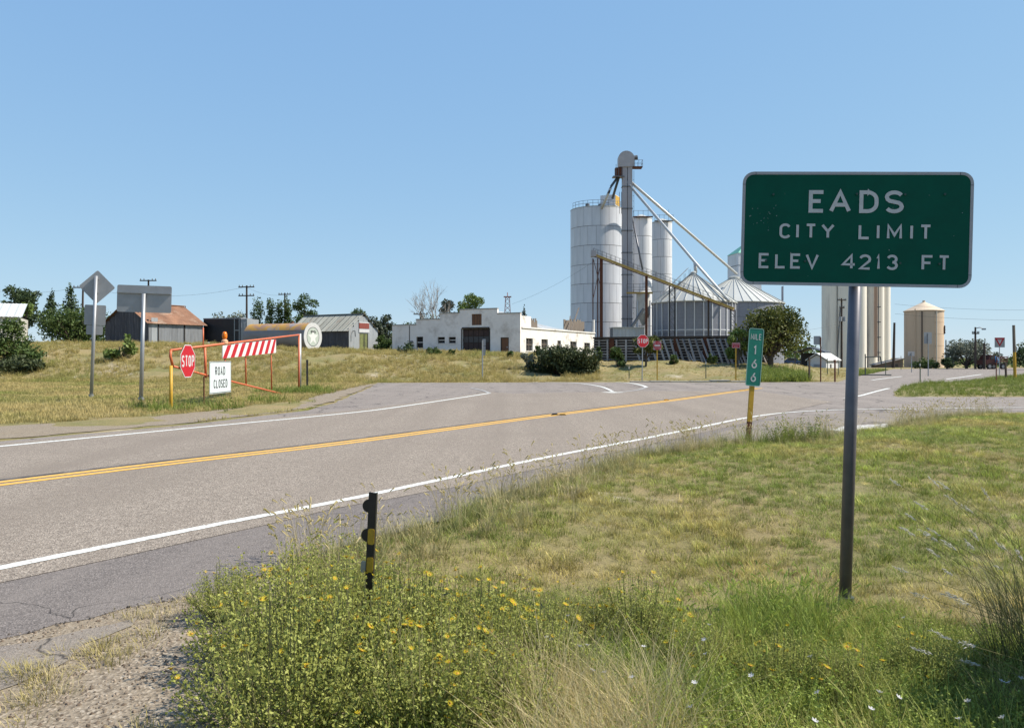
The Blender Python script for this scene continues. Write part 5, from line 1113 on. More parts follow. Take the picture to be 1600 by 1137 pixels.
def tree(name, label, loc, w_, h_, ct, kind, n=2200, leaf=.16, lobes=14, seed=1, shape='round', trunk=True, barkm=None, group=None, cat='tree'):
    """crown w_ wide from height ct to h_; limbs reach into every lobe"""
    g = random.Random(seed); s = thing(name, label, cat, loc, group=group); LB = []
    if cat in ('bush', 'weed') and ct < .4*h_: ct = -.12*h_
    ch = h_-ct
    for i in range(lobes):
        f = (i+.5)/lobes; a = g.uniform(0, 2*math.pi) if i else 0
        if shape == 'cone': rr = (1-f)*.5+.1; z = ct+ch*(f*.95+.02); d_ = w_*.45*(1-f)*g.uniform(.2,.8); lr = w_*rr*g.uniform(.6,.9); lz = ch/lobes*1.5
        elif shape == 'column': z = ct+ch*(f*.9+.05); d_ = w_*.25*g.random(); lr = w_*.5*(1-.5*abs(f-.4))*g.uniform(.7,1.1); lz = ch/lobes*1.5
        else:
            z = ct+ch*g.uniform(.18,.82); k_ = math.sqrt(max(.05, 1-((z-ct-ch*.45)/(ch*.6))**2)); d_ = w_*.40*k_*math.sqrt(g.random()); lr = w_*g.uniform(.09,.23); lz = min(ch*.3, lr*g.uniform(.75,1.1))
        LB.append((d_*math.cos(a), d_*math.sin(a), z, lr, lr, lz))
    V, Fq, var = leaf_cloud(LB, n, leaf, seed=seed, up=.3 if shape != 'round' else 0)
    V[:,2] = np.maximum(V[:,2], .02)
    crown = link('crown', npmesh('crown', V, Fq, LM[kind], var), s)
    if trunk:
        mb = MB(); r0 = max(.05, w_*.035); top = Vector((g.uniform(-.1,.1)*w_*.3, 0, ct+ch*.45))
        mb.tube([(0,0,-.3),(top.x*.4,0,ct*.6+.05),tuple(top)], [r0*1.25,r0,r0*.5], 8)
        for l in LB: mb.tube([(top.x*.5,0,ct*.7+.05),((l[0]+top.x)*.5,l[1]*.5,(l[2]+ct)*.5),(l[0],l[1],l[2])], [r0*.5,r0*.3,r0*.1], 5)
        mb.build('trunk', barkm or bark, s)
    return s
def ptree(name, label, px0, px1, ty, by, Y, kind, cb=None, g=None, **k_):
    """from the crown's extent in the photo at distance Y (or standing where the base pixel meets the ground)"""
    pm = (px0+px1)/2; loc = at(pm, Y) if Y else base(pm, by); Yv = loc.y; q = Yv/F; h_ = P(pm,ty,Yv).z-loc.z
    ct = (P(pm,cb,Yv).z-loc.z) if cb else .1*h_
    return tree(name, label, loc, (px1-px0)*q, h_, max(ct, 0), kind, group=g, **k_)
gT = 'trees behind the bank'
ptree('deciduous_tree', 'leafy tree behind the white shed at the left edge', 2, 70, 444, 0, 98, 'dark', 520, gT, n=5500, seed=2, lobes=18)
ptree('juniper_tree', 'spiky dark juniper left of the diamond sign', 62, 100, 456, 0, 96, 'dark', 520, gT, shape='cone', n=1800, seed=3, lobes=10)
ptree('juniper_tree', 'taller dark juniper just behind the diamond sign', 86, 134, 446, 0, 94, 'dark', 522, gT, shape='cone', n=2200, seed=4, lobes=11)
ptree('evergreen_shrub', 'dense dark shrub mass left of the barn', 52, 176, 484, 0, 92, 'green', 540, gT, n=6500, seed=5, lobes=26, trunk=True)
ptree('sapling', 'light green sapling in front of the leafy left tree', 22, 52, 466, 0, 88, 'light', 505, gT, n=900, seed=6)
ptree('juniper_bush', 'grey-green juniper bush at the left edge of the lawn', -22, 62, 492, 578, None, 'green', 575, 'shrubs on the bank', n=3600, leaf=.12, seed=7, lobes=14, cat='bush')
ptree('juniper_bush', 'low dark spreading juniper below the left-edge bush', -5, 68, 556, 583, None, 'juniper', 582, 'shrubs on the bank', n=2400, leaf=.10, seed=8, lobes=10, cat='bush')
ptree('leafy_shrub', 'open leafy green shrub in front of the barn between the sign posts', 164, 212, 512, 561, None, 'light', 555, 'shrubs on the bank', n=900, leaf=.13, seed=9, lobes=10, cat='bush')
ptree('deciduous_tree', 'low grey-green tree behind the black trailer', 328, 396, 482, 0, 118, 'olive', 540, gT, n=2600, seed=10, lobes=16)
for i, (a, b_, ty) in enumerate(((391,413,468),(414,431,470),(428,445,472),(441,458,467))):
    ptree('poplar_tree', ['leftmost of the four poplars behind the fuel tank','second poplar from the left behind the fuel tank','third poplar from the left behind the fuel tank','rightmost poplar behind the utility pole with one crossarm'][i], a, b_, ty, 0, 122, 'green', 525, gT, shape='column', n=1300, seed=11+i, lobes=8)
ptree('deciduous_tree', 'broad dark green tree rising left of the shed roof', 452, 500, 460, 0, 120, 'green', 510, gT, n=2200, seed=16, lobes=11)
ptree('deciduous_tree', 'small tree top showing above the shed ridge', 542, 572, 482, 0, 125, 'green', 505, gT, n=900, seed=17)
ptree('cedar_tree', 'dark cedar between the metal shed and the white garage', 570, 624, 484, 0, 103, 'pine', 550, gT, n=5000, seed=18, lobes=18)
ptree('leafy_shrub', 'green shrub at the foot of the dark cedar', 584, 614, 522, 0, 97, 'green', 550, gT, n=1200, seed=19, cat='bush')
ptree('deciduous_tree', 'low green treetops just left of the dead tree', 606, 690, 494, 0, 116, 'green', 540, gT, n=2600, seed=20, lobes=14)
ptree('pine_tree', 'dark pine between the dead tree and the bright green tree', 686, 718, 463, 0, 118, 'pine', 505, gT, n=1500, seed=21)
ptree('deciduous_tree', 'bright green treetop above the garage parapet', 712, 757, 457, 0, 114, 'light', 500, gT, n=2200, seed=22, lobes=11)
ptree('juniper_tree', 'tiny dark treetop above the garage roof corner', 813, 825, 481, 0, 120, 'pine', 505, gT, shape='cone', n=400, seed=23, lobes=5)
# dead tree
b = at(673, 110); q = 110/F; s = thing('dead_tree', 'bare bleached dead tree behind the white garage', 'tree', b); mb = MB(); g = random.Random(5)
def branch(p, d, l, r_, dep):
    e = p+d*l; mb.tube([p, p.lerp(e,.5)+Vector((g.uniform(-.1,.1),g.uniform(-.1,.1),0))*l*.4, e], [r_,r_*.8,r_*.55], 5)
    if dep:
        for _ in range(3 if dep > 1 else 4):
            nd = (d+Vector((g.uniform(-.65,.65),g.uniform(-.65,.65),g.uniform(-.1,.45)))).normalized(); branch(p.lerp(e,g.uniform(.55,1)), nd, l*g.uniform(.55,.8), r_*.55, dep-1)
hd_ = P(673,447,110).z-b.z
for dx in (-.25,.05,.3): branch(Vector((0,0,0)), Vector((dx,g.uniform(-.15,.15),1)).normalized(), hd_*.42, .13, 4)
mb.build('limbs', bark_pale, s)
# shrubs near the garage and silos
gS = 'shrubs on the bank'
ptree('juniper_bush', 'large dark juniper in front of the garage side wall', 826, 912, 541, 585, None, 'juniper', 586, gS, n=7500, leaf=.10, seed=30, lobes=30, cat='bush')
ptree('juniper_bush', 'dark juniper at the right end of the pair below the garage', 872, 938, 546, 588, None, 'juniper', 590, gS, n=6000, leaf=.10, seed=31, lobes=24, cat='bush')
ptree('greasewood_bush', 'grey twiggy bush left of the dark junipers', 812, 842, 550, 577, None, 'olive', 576, gS, n=1000, leaf=.09, seed=32, cat='bush')
for i, (a, b_, t_, y_) in enumerate(((618,650,535,551),(665,690,543,553),(700,712,546,555),(792,802,548,558),(835,848,538,560),(858,870,540,562),(930,940,535,566))):
    ptree('weed_bush', ['dark weeds at the left corner of the garage front','weeds under the small garage windows','small weed left of the garage door','weed beside the brown door','tall weed at the first side window','tall weed at the second side window','weed at the end of the garage side wall'][i], a, b_, t_, y_, None, 'green' if i else 'dark', y_, 'weeds along the garage', n=500, leaf=.1, seed=40+i, cat='weed', trunk=True)
ptree('leafy_shrub', 'small rounded shrub left of the far stop sign', 953, 978, 541, 573, None, 'green', 566, gS, n=1300, leaf=.10, seed=50, cat='bush')
ptree('crabapple_tree', 'small dark tree with a thin trunk behind the stop sign', 988, 1030, 522, 573, None, 'yellowing', 559, gS, n=2000, leaf=.11, seed=51, lobes=12)
ptree('leafy_shrub', 'little green weed bush at the foot of the bunker wall', 1044, 1060, 553, 569, None, 'green', 568, gS, n=500, leaf=.09, seed=52, cat='bush')
ptree('leafy_shrub', 'green bush at the bunker braces left of the wrong way sign', 1104, 1120, 548, 569, None, 'green', 568, gS, n=500, leaf=.09, seed=53, cat='bush')
ptree('deciduous_tree', 'yellow-green small tree left of the mile marker', 1134, 1172, 508, 573, None, 'light', 562, gS, n=2000, leaf=.12, seed=54, lobes=11)
ptree('elm_tree', 'big spreading tree with yellowing leaves behind the mile marker', 1143, 1264, 482, 574, None, 'yellowing', 552, gT, n=11000, leaf=.12, seed=56, lobes=44)
ptree('russian_olive_tree', 'round silvery grey-green tree right of the tan tank', 1478, 1542, 521, 0, 104, 'olive', 572, gT, n=4200, leaf=.15, seed=57, lobes=16)
ptree('deciduous_tree', 'small pale tree behind the red truck', 1536, 1566, 548, 0, 112, 'olive', 572, gT, n=900, seed=58)
ptree('leafy_shrub', 'dark shrub between the tan tank and the round tree', 1472, 1488, 556, 0, 100, 'dark', 576, gS, n=700, seed=59, cat='bush')
ptree('leafy_shrub', 'green bush at the base of the tan tank', 1428, 1468, 558, 0, 106, 'green', 577, gS, n=1500, leaf=.12, seed=60, cat='bush')
ptree('deciduous_tree', 'dark tree cut by the right edge beyond the yield sign', 1580, 1640, 536, 0, 95, 'dark', 570, gT, n=1800, seed=61)
for i, (a, b_, t_) in enumerate(((-60,20,500),(-140,-50,470),(1640,1760,520),(1770,1900,510))): ptree('deciduous_tree', ['low dark tree left of the frame beside the white shed','tree beyond the left edge of the picture','tree beyond the right edge past the yield sign','far tree outside the right edge'][i], a, b_, t_, 0, 110, 'green', 530 if i < 2 else 572, gT, n=1200, seed=70+i)
# distant horizon vegetation reads as one mass
g = np.random.default_rng(3); lb = []
for i in range(240):
    px = g.uniform(-500, 2200); Y = g.uniform(190, 330); z0 = 1.5 if px < 1340 else -1.5
    lb.append(((px-800)/F*Y, Y, z0+g.uniform(0,2.2), g.uniform(3,9), 3, g.uniform(1.2,2.6)))
V, Fq, var = leaf_cloud(lb, 14000, .7, seed=4)
tag(link('treeline', npmesh('treeline', V, Fq, LM['green'], var)), 'far low line of green trees along the horizon', 'treeline', kind='stuff')
# ------------------------------------------------------------------ grass and weeds (instanced blades)
grass_m = leafmat('grass_blade', None, None, .35, inst=True)
SRC = {}
def blades(n, hmin, hmax, wid, spread, bend, seed, segs=3, head=None):
    """one tuft: n tapered curved blades; head = (share, length, width) adds drooping foxtail seed heads"""
    g = np.random.default_rng(seed); V = []; Fq = []; var = []
    for i in range(n):
        a = g.uniform(0, 2*math.pi); r0 = spread*math.sqrt(g.random())*.5; h = g.uniform(hmin, hmax); b_ = bend*g.uniform(.3,1.2)*h; fa = a+g.normal()*.6
        bx, by = r0*math.cos(a), r0*math.sin(a); dx, dy = math.cos(fa), math.sin(fa); wx, wy = -dy, dx; tv = g.random(); k0 = len(V)
        ww = wid*g.uniform(.6,1.2); hd = head is not None and g.random() < head[0]
        for j in range(segs+1):
            t = j/segs; o = b_*t*t; z = h*(t-.18*bend*t*t); w_ = ww*(1-t)**.7*(.5 if hd else 1)+(.0012 if hd else .0002)
            V += [(bx+dx*o-wx*w_/2, by+dy*o-wy*w_/2, z), (bx+dx*o+wx*w_/2, by+dy*o+wy*w_/2, z)]; var += [tv*.75+.25*t]*2
        Fq += [(k0+2*j, k0+2*j+1, k0+2*j+3, k0+2*j+2) for j in range(segs)]
        if hd:
            hl, hw = head[1]*g.uniform(.7,1.2), head[2]; tx, ty, tz = bx+dx*b_, by+dy*b_, h*(1-.18*bend)
            for rot in (0, 1):
                k1 = len(V); m_ = 5
                for j in range(m_+1):
                    t = j/m_; o = hl*math.sin(t*1.9)*.62; z = tz+hl*(math.sin(t*2.6))*.42; ww = hw*math.sin(math.pi*min(.12+t*.88,1))**.6+.001
                    ex, ey, ez = (wx*ww/2, wy*ww/2, 0) if rot == 0 else (0, 0, ww/2)
                    V += [(tx+dx*o-ex, ty+dy*o-ey, z-ez), (tx+dx*o+ex, ty+dy*o+ey, z+ez)]; var += [.95]*2
                Fq += [(k1+2*j, k1+2*j+1, k1+2*j+3, k1+2*j+2) for j in range(m_)]
    return np.array(V), np.array(Fq), np.array(var)
def weed(n, h, seed, leaf=.018, spread=.09):
    """leafy weed: stems set with small leaves"""
    g = np.random.default_rng(seed); V = []; Fq = []; var = []
    for i in range(n):
        a = g.uniform(0, 2*math.pi); hh_ = h*g.uniform(.6,1.1); ln = g.uniform(.1,.55)*hh_; tv = g.random()
        for j in range(9):
            t = (j+1)/9; c = np.array([spread*.3*math.cos(a)+ln*t*t*math.cos(a), spread*.3*math.sin(a)+ln*t*t*math.sin(a), hh_*t])
            for k_ in range(3):
                d = g.normal(size=3); d[2] = abs(d[2])*.5; d /= np.linalg.norm(d); u = np.cross(d, g.normal(size=3)); u /= np.linalg.norm(u); l = leaf*g.uniform(.6,1.4)*(1.3-.6*t); k0 = len(V)
                V += [c, c+d*l*.5+u*l*.3, c+d*l, c+d*l*.5-u*l*.3]; Fq.append((k0,k0+1,k0+2,k0+3)); var += [tv*.5+.5*g.random()]*4
        k0 = len(V); b0 = np.array([spread*.3*math.cos(a), spread*.3*math.sin(a), 0]); e = np.array([.0015,0,0]); V += [b0-e, b0+e, c+e, c-e]; Fq.append((k0,k0+1,k0+2,k0+3)); var += [.2]*4
    return np.array(V), np.array(Fq), np.array(var)
def pebble(seed, r_=.012):
    g = np.random.default_rng(seed); V = np.array([(1,0,0),(-1,0,0),(0,1,0),(0,-1,0),(0,0,.8),(0,0,-.5),(.6,.6,.3),(-.6,.5,.35)])*r_*g.uniform(.6,1.3,(8,3))
    Fq = np.array([(0,6,4,4),(6,2,4,4),(2,7,4,4),(7,1,4,4),(1,3,4,4),(3,0,4,4),(0,2,6,6),(2,1,7,7)])[:, :3]
    return V, Fq, g.random(8)
def make_src(key, items):
    c = bpy.data.collections.new('tufts_'+key)
    for i, (V, Fq, var) in enumerate(items):
        o = bpy.data.objects.new('%s_tuft_%02d' % (key, i), npmesh(key+'_tuft', V, Fq, grass_m, var)); c.objects.link(o)
    SRC[key] = c
make_src('lawn', [blades(26,.03,.09,.005,.16,.9,i) for i in range(5)])
make_src('field', [blades(34,.12,.42,.016,.5,.7,10+i) for i in range(5)]+[weed(6,.36,60+i,.045,.3) for i in range(2)])
make_src('tall', [blades(20,.14,.34,.0065,.14,.75,20+i) for i in range(4)])
make_src('foxtail', [blades(14,.16,.42,.0055,.13,.5,30+i,4,(.28,.07,.009)) for i in range(4)])
make_src('straw', [blades(26,.3,.7,.0046,.16,.85,40+i,5) for i in range(4)])
make_src('seedy', [blades(9,.16,.36,.0035,.1,.28,50+i,3,(.8,.05,.009)) for i in range(4)])
make_src('weed', [weed(9,.26,70+i) for i in range(5)])
make_src('pebble', [pebble(i) for i in range(6)])
make_src('short_far', [blades(30,.04,.13,.014,.45,.8,80+i,2) for i in range(4)])
def scatter(name, label, key, xy, scale, tint, z=None, lean=.15, cat='grass', aim=None):
    n = len(xy); zz = hgt(xy[:,0], xy[:,1])-.008 if z is None else z
    me = bpy.data.meshes.new(name); me.vertices.add(n); me.vertices.foreach_set('co', np.column_stack([xy, zz]).astype(np.float32).ravel())
    rot = np.column_stack([rng.normal(size=n)*lean, rng.normal(size=n)*lean, rng.random(n)*6.283])
    if aim is not None: rot[:,2] = aim+rng.normal(size=n)*.7; rot[:,1] += .45
    for nm, ty, fld, dat in (('rot','FLOAT_VECTOR','vector',rot),('scl','FLOAT','value',scale),('idx','INT','value',rng.integers(0, 99, n)),('tint','FLOAT_COLOR','color',np.column_stack([tint*ALB, np.ones(n)]))):
        a = me.attributes.new(nm, ty, 'POINT'); a.data.foreach_set(fld, np.ascontiguousarray(dat).astype(np.int32 if ty == 'INT' else np.float32).ravel())
    o = link(name, me); tag(o, label, cat, kind='stuff')
    ng = bpy.data.node_groups.new(name, 'GeometryNodeTree'); ng.interface.new_socket('Geometry', in_out='INPUT', socket_type='NodeSocketGeometry'); ng.interface.new_socket('Geometry', in_out='OUTPUT', socket_type='NodeSocketGeometry')
    N = ng.nodes; gi = N.new('NodeGroupInput'); go = N.new('NodeGroupOutput'); ip = N.new('GeometryNodeInstanceOnPoints'); ci = N.new('GeometryNodeCollectionInfo'); ci.inputs[0].default_value = SRC[key]; ci.inputs['Separate Children'].default_value = True; ci.inputs['Reset Children'].default_value = True
    def na(nm, ty): x = N.new('GeometryNodeInputNamedAttribute'); x.data_type = ty; x.inputs[0].default_value = nm; return x.outputs[0]
    l = ng.links.new; l(gi.outputs[0], ip.inputs['Points']); l(ci.outputs[0], ip.inputs['Instance']); ip.inputs['Pick Instance'].default_value = True
    l(na('idx','INT'), ip.inputs['Instance Index']); l(na('scl','FLOAT'), ip.inputs['Scale'])
    er = N.new('FunctionNodeEulerToRotation'); l(na('rot','FLOAT_VECTOR'), er.inputs[0]); l(er.outputs[0], ip.inputs['Rotation']); l(ip.outputs[0], go.inputs[0])
    md = o.modifiers.new('blades', 'NODES'); md.node_group = ng
    return o
DRY = np.array((.53,.42,.175)); TAN = np.array((.42,.355,.115)); GRN = np.array((.165,.225,.042)); DGR = np.array((.10,.145,.03)); LGR = np.array((.29,.335,.07)); STRAW = np.array((.60,.50,.29))
def nz(xy, s, o=0): return np.array([mnoise.noise((x*s, y*s, o)) for x, y in xy])
def blend(a, b, t): t = np.clip(t, 0, 1)[:,None]; return a*(1-t)+b*t
def fill(n, x0, x1, y0, y1): return np.column_stack([rng.uniform(x0, x1, n), rng.uniform(y0, y1, n)])
def inview(xy, m=60): px = 800+F*xy[:,0]/np.maximum(xy[:,1], .3); return (px > -m) & (px < 1600+m) & (xy[:,1] > 1.6)
GRAV = [G(*p) for p in [(0,985),(135,957),(273,925),(345,911),(470,900),(500,960),(520,1060),(540,1137),(560,1400)]]+[(-9,1)]
GSTRIP = gl([(-400,720),(0,686),(280,662),(480,638),(520,627),(577,604),(590,599),(566,602),(500,617),(470,627),(250,650),(0,666),(-400,690)])
def grass_ok(xy, m=0.0):
    d = pave_d(xy[:,0], xy[:,1]); return d > m
# 1. mown lawn on the near side
xy = fill(90000, -6, 17, 2.6, 24); keep = inview(xy) & grass_ok(xy, .02) & ~pip(xy[:,0], xy[:,1], GRAV); xy = xy[keep]
pxs = 800+F*xy[:,0]/xy[:,1]; keep = (pxs > 330); xy = xy[keep]
d = pave_d(xy[:,0], xy[:,1]); n1 = nz(xy,.45)+.6*nz(xy,1.7,4); n2 = nz(xy,.9,7)
bare = (nz(xy,1.1,11)+.5*nz(xy,3.1,5)) > .62
xy = xy[~bare]; d = d[~bare]; n1 = n1[~bare]; n2 = n2[~bare]
t = .18+1.6*n1-.30*np.exp(-((xy[:,1]-15)/3.0)**2)+.15*(xy[:,1] < 9)
tint = blend(blend(GRN, LGR, .5+n2), TAN, t); tint = np.where((rng.random(len(xy)) < .25)[:,None], blend(tint, DRY, rng.random(len(xy))*.9), tint)
tint = tint*(1.15+.5*nz(xy,5,3)[:,None])*np.exp(rng.normal(size=(len(xy),1))*.28)
scatter('lawn_grass', 'mown green and tan grass beside the highway around the city sign', 'lawn', xy, rng.uniform(.55,1.3,len(xy))*(.8+.8*np.clip(n2,0,1)), tint)
k_ = (nz(xy,.7,21)+.5*nz(xy,2.3,22) > .12) & (rng.random(len(xy)) < .16); n3 = nz(xy[k_],.5,23)
scatter('lawn_clumps', 'taller green clumps standing up from the mown verge', 'tall', xy[k_], rng.uniform(.22,.5,k_.sum()), blend(blend(GRN*1.1, LGR*1.2, rng.random(k_.sum())), DRY, .15+.9*n3+.4*(rng.random(k_.sum()) < .2)))
# 2. taller fringe along the shoulder
xy = fill(60000, -4, 13, 4.5, 23); d = pave_d(xy[:,0], xy[:,1]); keep = inview(xy) & (d > .0) & (d < .75) & (rng.random(len(xy)) < np.exp(-d*3.2)*.9) & ~pip(xy[:,0], xy[:,1], GRAV) & (nz(xy,.6,2) > -.25); xy = xy[keep]
tint = blend(blend(GRN, LGR, rng.random(len(xy))), STRAW, .35+.8*nz(xy,.8,3)+rng.random(len(xy))*.5)
scatter('verge_grass', 'taller ragged grass fringe along the dark shoulder', 'tall', xy, rng.uniform(.45,.95,len(xy)), tint)
k_ = rng.random(len(xy)) < .32; scatter('seeding_grass', 'thin seed stalks standing along the road edge', 'seedy', xy[k_]+rng.normal(size=(k_.sum(),2))*.14, rng.uniform(.7,1.6,k_.sum()), blend(TAN*.8, STRAW, rng.random(k_.sum())))
# 3. unmown foreground
xy = fill(9000, -1.9, 3.6, 2.0, 5.7); pxs = 800+F*xy[:,0]/xy[:,1]
lim = np.interp(pxs, [300,600,750,900,1100,1300,1450,1600], [3.6,4.1,4.3,4.5,4.75,4.75,4.8,4.9]); keep = inview(xy,150) & (xy[:,1] < lim+.5*nz(xy,1.5,1)) & (pxs > 420) & grass_ok(xy,.4); xy = xy[keep]; n1 = nz(xy,1.2,8)
dens = rng.random(len(xy)); k1 = dens < .45
scatter('meadow_grass', 'uncut green grass across the foreground', 'tall', xy[k1], rng.uniform(.55,1.1,k1.sum())*np.interp(xy[k1][:,1],[2.5,4,5],[1,.85,.5]), blend(blend(GRN, LGR, rng.random(k1.sum())), TAN, .3+n1[k1]+.5*(rng.random(k1.sum())-.5))*1.3)
k1 = (dens >= .45) & (dens < .85); scatter('low_weeds', 'leafy green weeds matted through the foreground grass', 'weed', xy[k1], rng.uniform(.5,1.1,k1.sum())*np.interp(xy[k1][:,1],[2.5,4,5],[1,.8,.5]), blend(GRN, LGR*1.3, .3+.7*rng.random(k1.sum()))*1.15, cat='weeds')
p2 = xy; px2 = 800+F*p2[:,0]/p2[:,1]; k1 = (px2 > 1020) & (px2 < 1460) & (p2[:,1] > 3.4) & (rng.random(len(p2)) < .2)
scatter('foxtail_grass', 'green foxtail grass with drooping heads around the sign post', 'foxtail', p2[k1], rng.uniform(.5,.95,k1.sum())*np.interp(p2[k1][:,1],[3.5,4.3,5],[1,.9,.7]), blend(GRN, LGR, rng.random(k1.sum()))*1.35)
f2 = fill(2600, .8, 2.2, 4.2, 5.3); pf = 800+F*f2[:,0]/f2[:,1]; keep = (pf > 1035) & (pf < 1305) & (nz(f2,2.2,31) > -.15) & (rng.random(len(f2)) < .16); f2 = f2[keep]
scatter('foxtail_grass', 'tall foxtail stand just left of the city sign post', 'foxtail', f2, rng.uniform(.55,1.0,len(f2)), blend(GRN, LGR, rng.random(len(f2)))*1.3)
xy = fill(1500, .0, 1.5, 2.1, 4.0); pxs = 800+F*xy[:,0]/xy[:,1]; keep = (pxs > 800) & (pxs < 1180) & (rng.random(len(xy)) < np.exp(-((pxs-940)/110)**2)*.5) & (xy[:,1] < 3.7); xy = xy[keep]
scatter('straw_grass', 'dry straw-coloured grass arching left in the centre foreground', 'straw', xy, rng.uniform(.5,.9,len(xy)), blend(STRAW*1.35, DRY*1.1, rng.random(len(xy))*.8), aim=math.pi, lean=.2)
# sparse tufts on the near gravel
xy = fill(2600, -3.2, 0, 2.8, 6.5); keep = inview(xy) & grass_ok(xy,.1) & pip(xy[:,0], xy[:,1], GRAV) & (nz(xy,1.6,6) > .12); xy = xy[keep]
scatter('gravel_weeds', 'thin dry tufts growing through the gravel at the bottom left', 'lawn', xy, rng.uniform(.5,1.2,len(xy)), blend(TAN, STRAW, rng.random(len(xy))))
xy = fill(26000, -4.5, 0.2, 2.4, 7); keep = inview(xy) & grass_ok(xy,.0) & pip(xy[:,0], xy[:,1], [(x-.15,y+.1) for x,y in GRAV]); xy = xy[keep]; n1 = nz(xy,2.2,4); keep = rng.random(len(xy)) < .55+.6*n1; xy = xy[keep]; v = rng.random(len(xy))
scatter('loose_gravel', 'loose pale and reddish stones on the verge at the bottom left', 'pebble', xy, rng.uniform(.25,1.0,len(xy)), blend(np.array((.17,.12,.085)), np.array((.52,.43,.34)), v), z=np.maximum(hgt(xy[:,0],xy[:,1]), .002), cat='gravel')
e_ = [Vector(G(*p)) for p in ((0,997),(135,968),(195,950),(273,935),(345,921),(430,893))]; pts = []
for a, b in zip(e_[:-1], e_[1:]):
    for _ in range(int((b-a).length*70)): p = a.lerp(b, rng.random()); m_ = .02+.05*abs(mnoise.noise((p.x*2,p.y*2,0))); pts.append((p.x+rng.normal()*m_, p.y+rng.normal()*m_))
xy = np.array(pts); scatter('asphalt_crumbs', 'dark crumbs of broken asphalt along the edge of the shoulder', 'pebble', xy, rng.uniform(.2,.9,len(xy))**1.3, np.array((1,.85,.75))*rng.uniform(.05,.22,(len(xy),1)), z=np.full(len(xy),.006), cat='rubble')
# 4. grass across the road: lawn, bank, island
xy = fill(42000, -45, 5, 18, 50); keep = inview(xy,100) & grass_ok(xy,.3) & ~pip(xy[:,0], xy[:,1], GSTRIP); xy = xy[keep]; n1 = nz(xy,.16,3)+.5*nz(xy,.6,9)
scatter('far_lawn_grass', 'dry mown grass between the gate and the bank', 'short_far', xy, rng.uniform(.6,1.3,len(xy)), blend(blend(GRN*1.1, LGR, rng.random(len(xy))), DRY, .85+1.2*n1)*1.05)
xy = fill(46000, -70, 40, 46, 92); px = 800+F*xy[:,0]/xy[:,1]; n1 = nz(xy,.2,5)+.5*nz(xy,.7,2); keep = inview(xy,100) & grass_ok(xy,.5) & (px < 1340) & (n1 > -.27) & ~((px > 610) & (px < 935) & (xy[:,1] > 82)); xy = xy[keep]; n1 = n1[keep]; px = px[keep]
sc_ = np.where(px > 935, .35, 1.0)*rng.uniform(.5,1.15,len(xy)); tint = blend(blend(DRY*.95, TAN, rng.random(len(xy))), GRN*1.2, -.25+1.0*n1+np.where(px < 150, .3, 0))*1.08
scatter('bank_grass', 'long dry prairie grass over the bank below the buildings', 'field', xy, sc_, tint)
xy = fill(34000, 15, 75, 29, 92); px = 800+F*xy[:,0]/xy[:,1]; py = HZ+F*CAMH/xy[:,1]
keep = inview(xy,100) & grass_ok(xy,.03) & (px > 1330) & (py < 623); xy = xy[keep]; n1 = nz(xy,.25,1)
scatter('island_grass', 'tall bright green grass on the road island at the right', 'field', xy, rng.uniform(.35,.9,len(xy))*np.interp(xy[:,1],[33,60,92],[.75,1,1]), blend(LGR*1.0, GRN*1.1, rng.random(len(xy)))*.95+n1[:,None]*.02)
xy = fill(5000, 12, 40, 46, 70); px = 800+F*xy[:,0]/xy[:,1]; keep = (px > 1175) & (px < 1262) & grass_ok(xy,.2) & (xy[:,1] < 56); xy = xy[keep]
scatter('tall_weeds', 'tall green weeds right of the mile marker by the wire fence', 'field', xy, rng.uniform(1.2,2.0,len(xy)), blend(GRN*1.1, LGR, rng.random(len(xy))))
xy = np.vstack([np.array([base(*p)[:2]])+rng.normal(size=(m_,2))*sg for p, m_, sg in (((458,615),130,.7),((266,643),16,.3),((335,640),22,.7),((243,640),22,.4),((410,628),26,.6),((485,611),50,.6))]); keep = grass_ok(xy,.2); xy = xy[keep]
scatter('gate_weeds', 'tall green weeds growing around the feet of the gate', 'field', xy, rng.uniform(.45,1.1,len(xy)), blend(GRN, LGR, rng.random(len(xy))))
bm = base(1170,690); xy = np.array([[bm.x+.15, bm.y-.1]])+rng.normal(size=(150,2))*np.array([[.45,.3]]); keep = grass_ok(xy,.1)
scatter('marker_weeds', 'green weeds around the foot of the mile marker', 'tall', xy[keep], rng.uniform(.7,1.5,keep.sum()), blend(GRN, LGR, rng.random(keep.sum())))
xy = np.array([[bm.x+.3, bm.y-.2]])+rng.normal(size=(40,2))*np.array([[.3,.3]]); keep = grass_ok(xy,.1); scatter('marker_weeds', 'leafy weeds beside the mile marker post', 'weed', xy[keep], rng.uniform(1.0,1.9,keep.sum()), blend(GRN, LGR, rng.random(keep.sum())), cat='weeds')
xy = np.array([[SB.x, SB.y-.12]])+rng.normal(size=(34,2))*np.array([[.16,.07]])
scatter('post_grass', 'grass tufts hiding the foot of the city sign post', 'tall', xy, rng.uniform(.3,.62,len(xy)), blend(GRN, LGR, rng.random(len(xy)))*1.2)
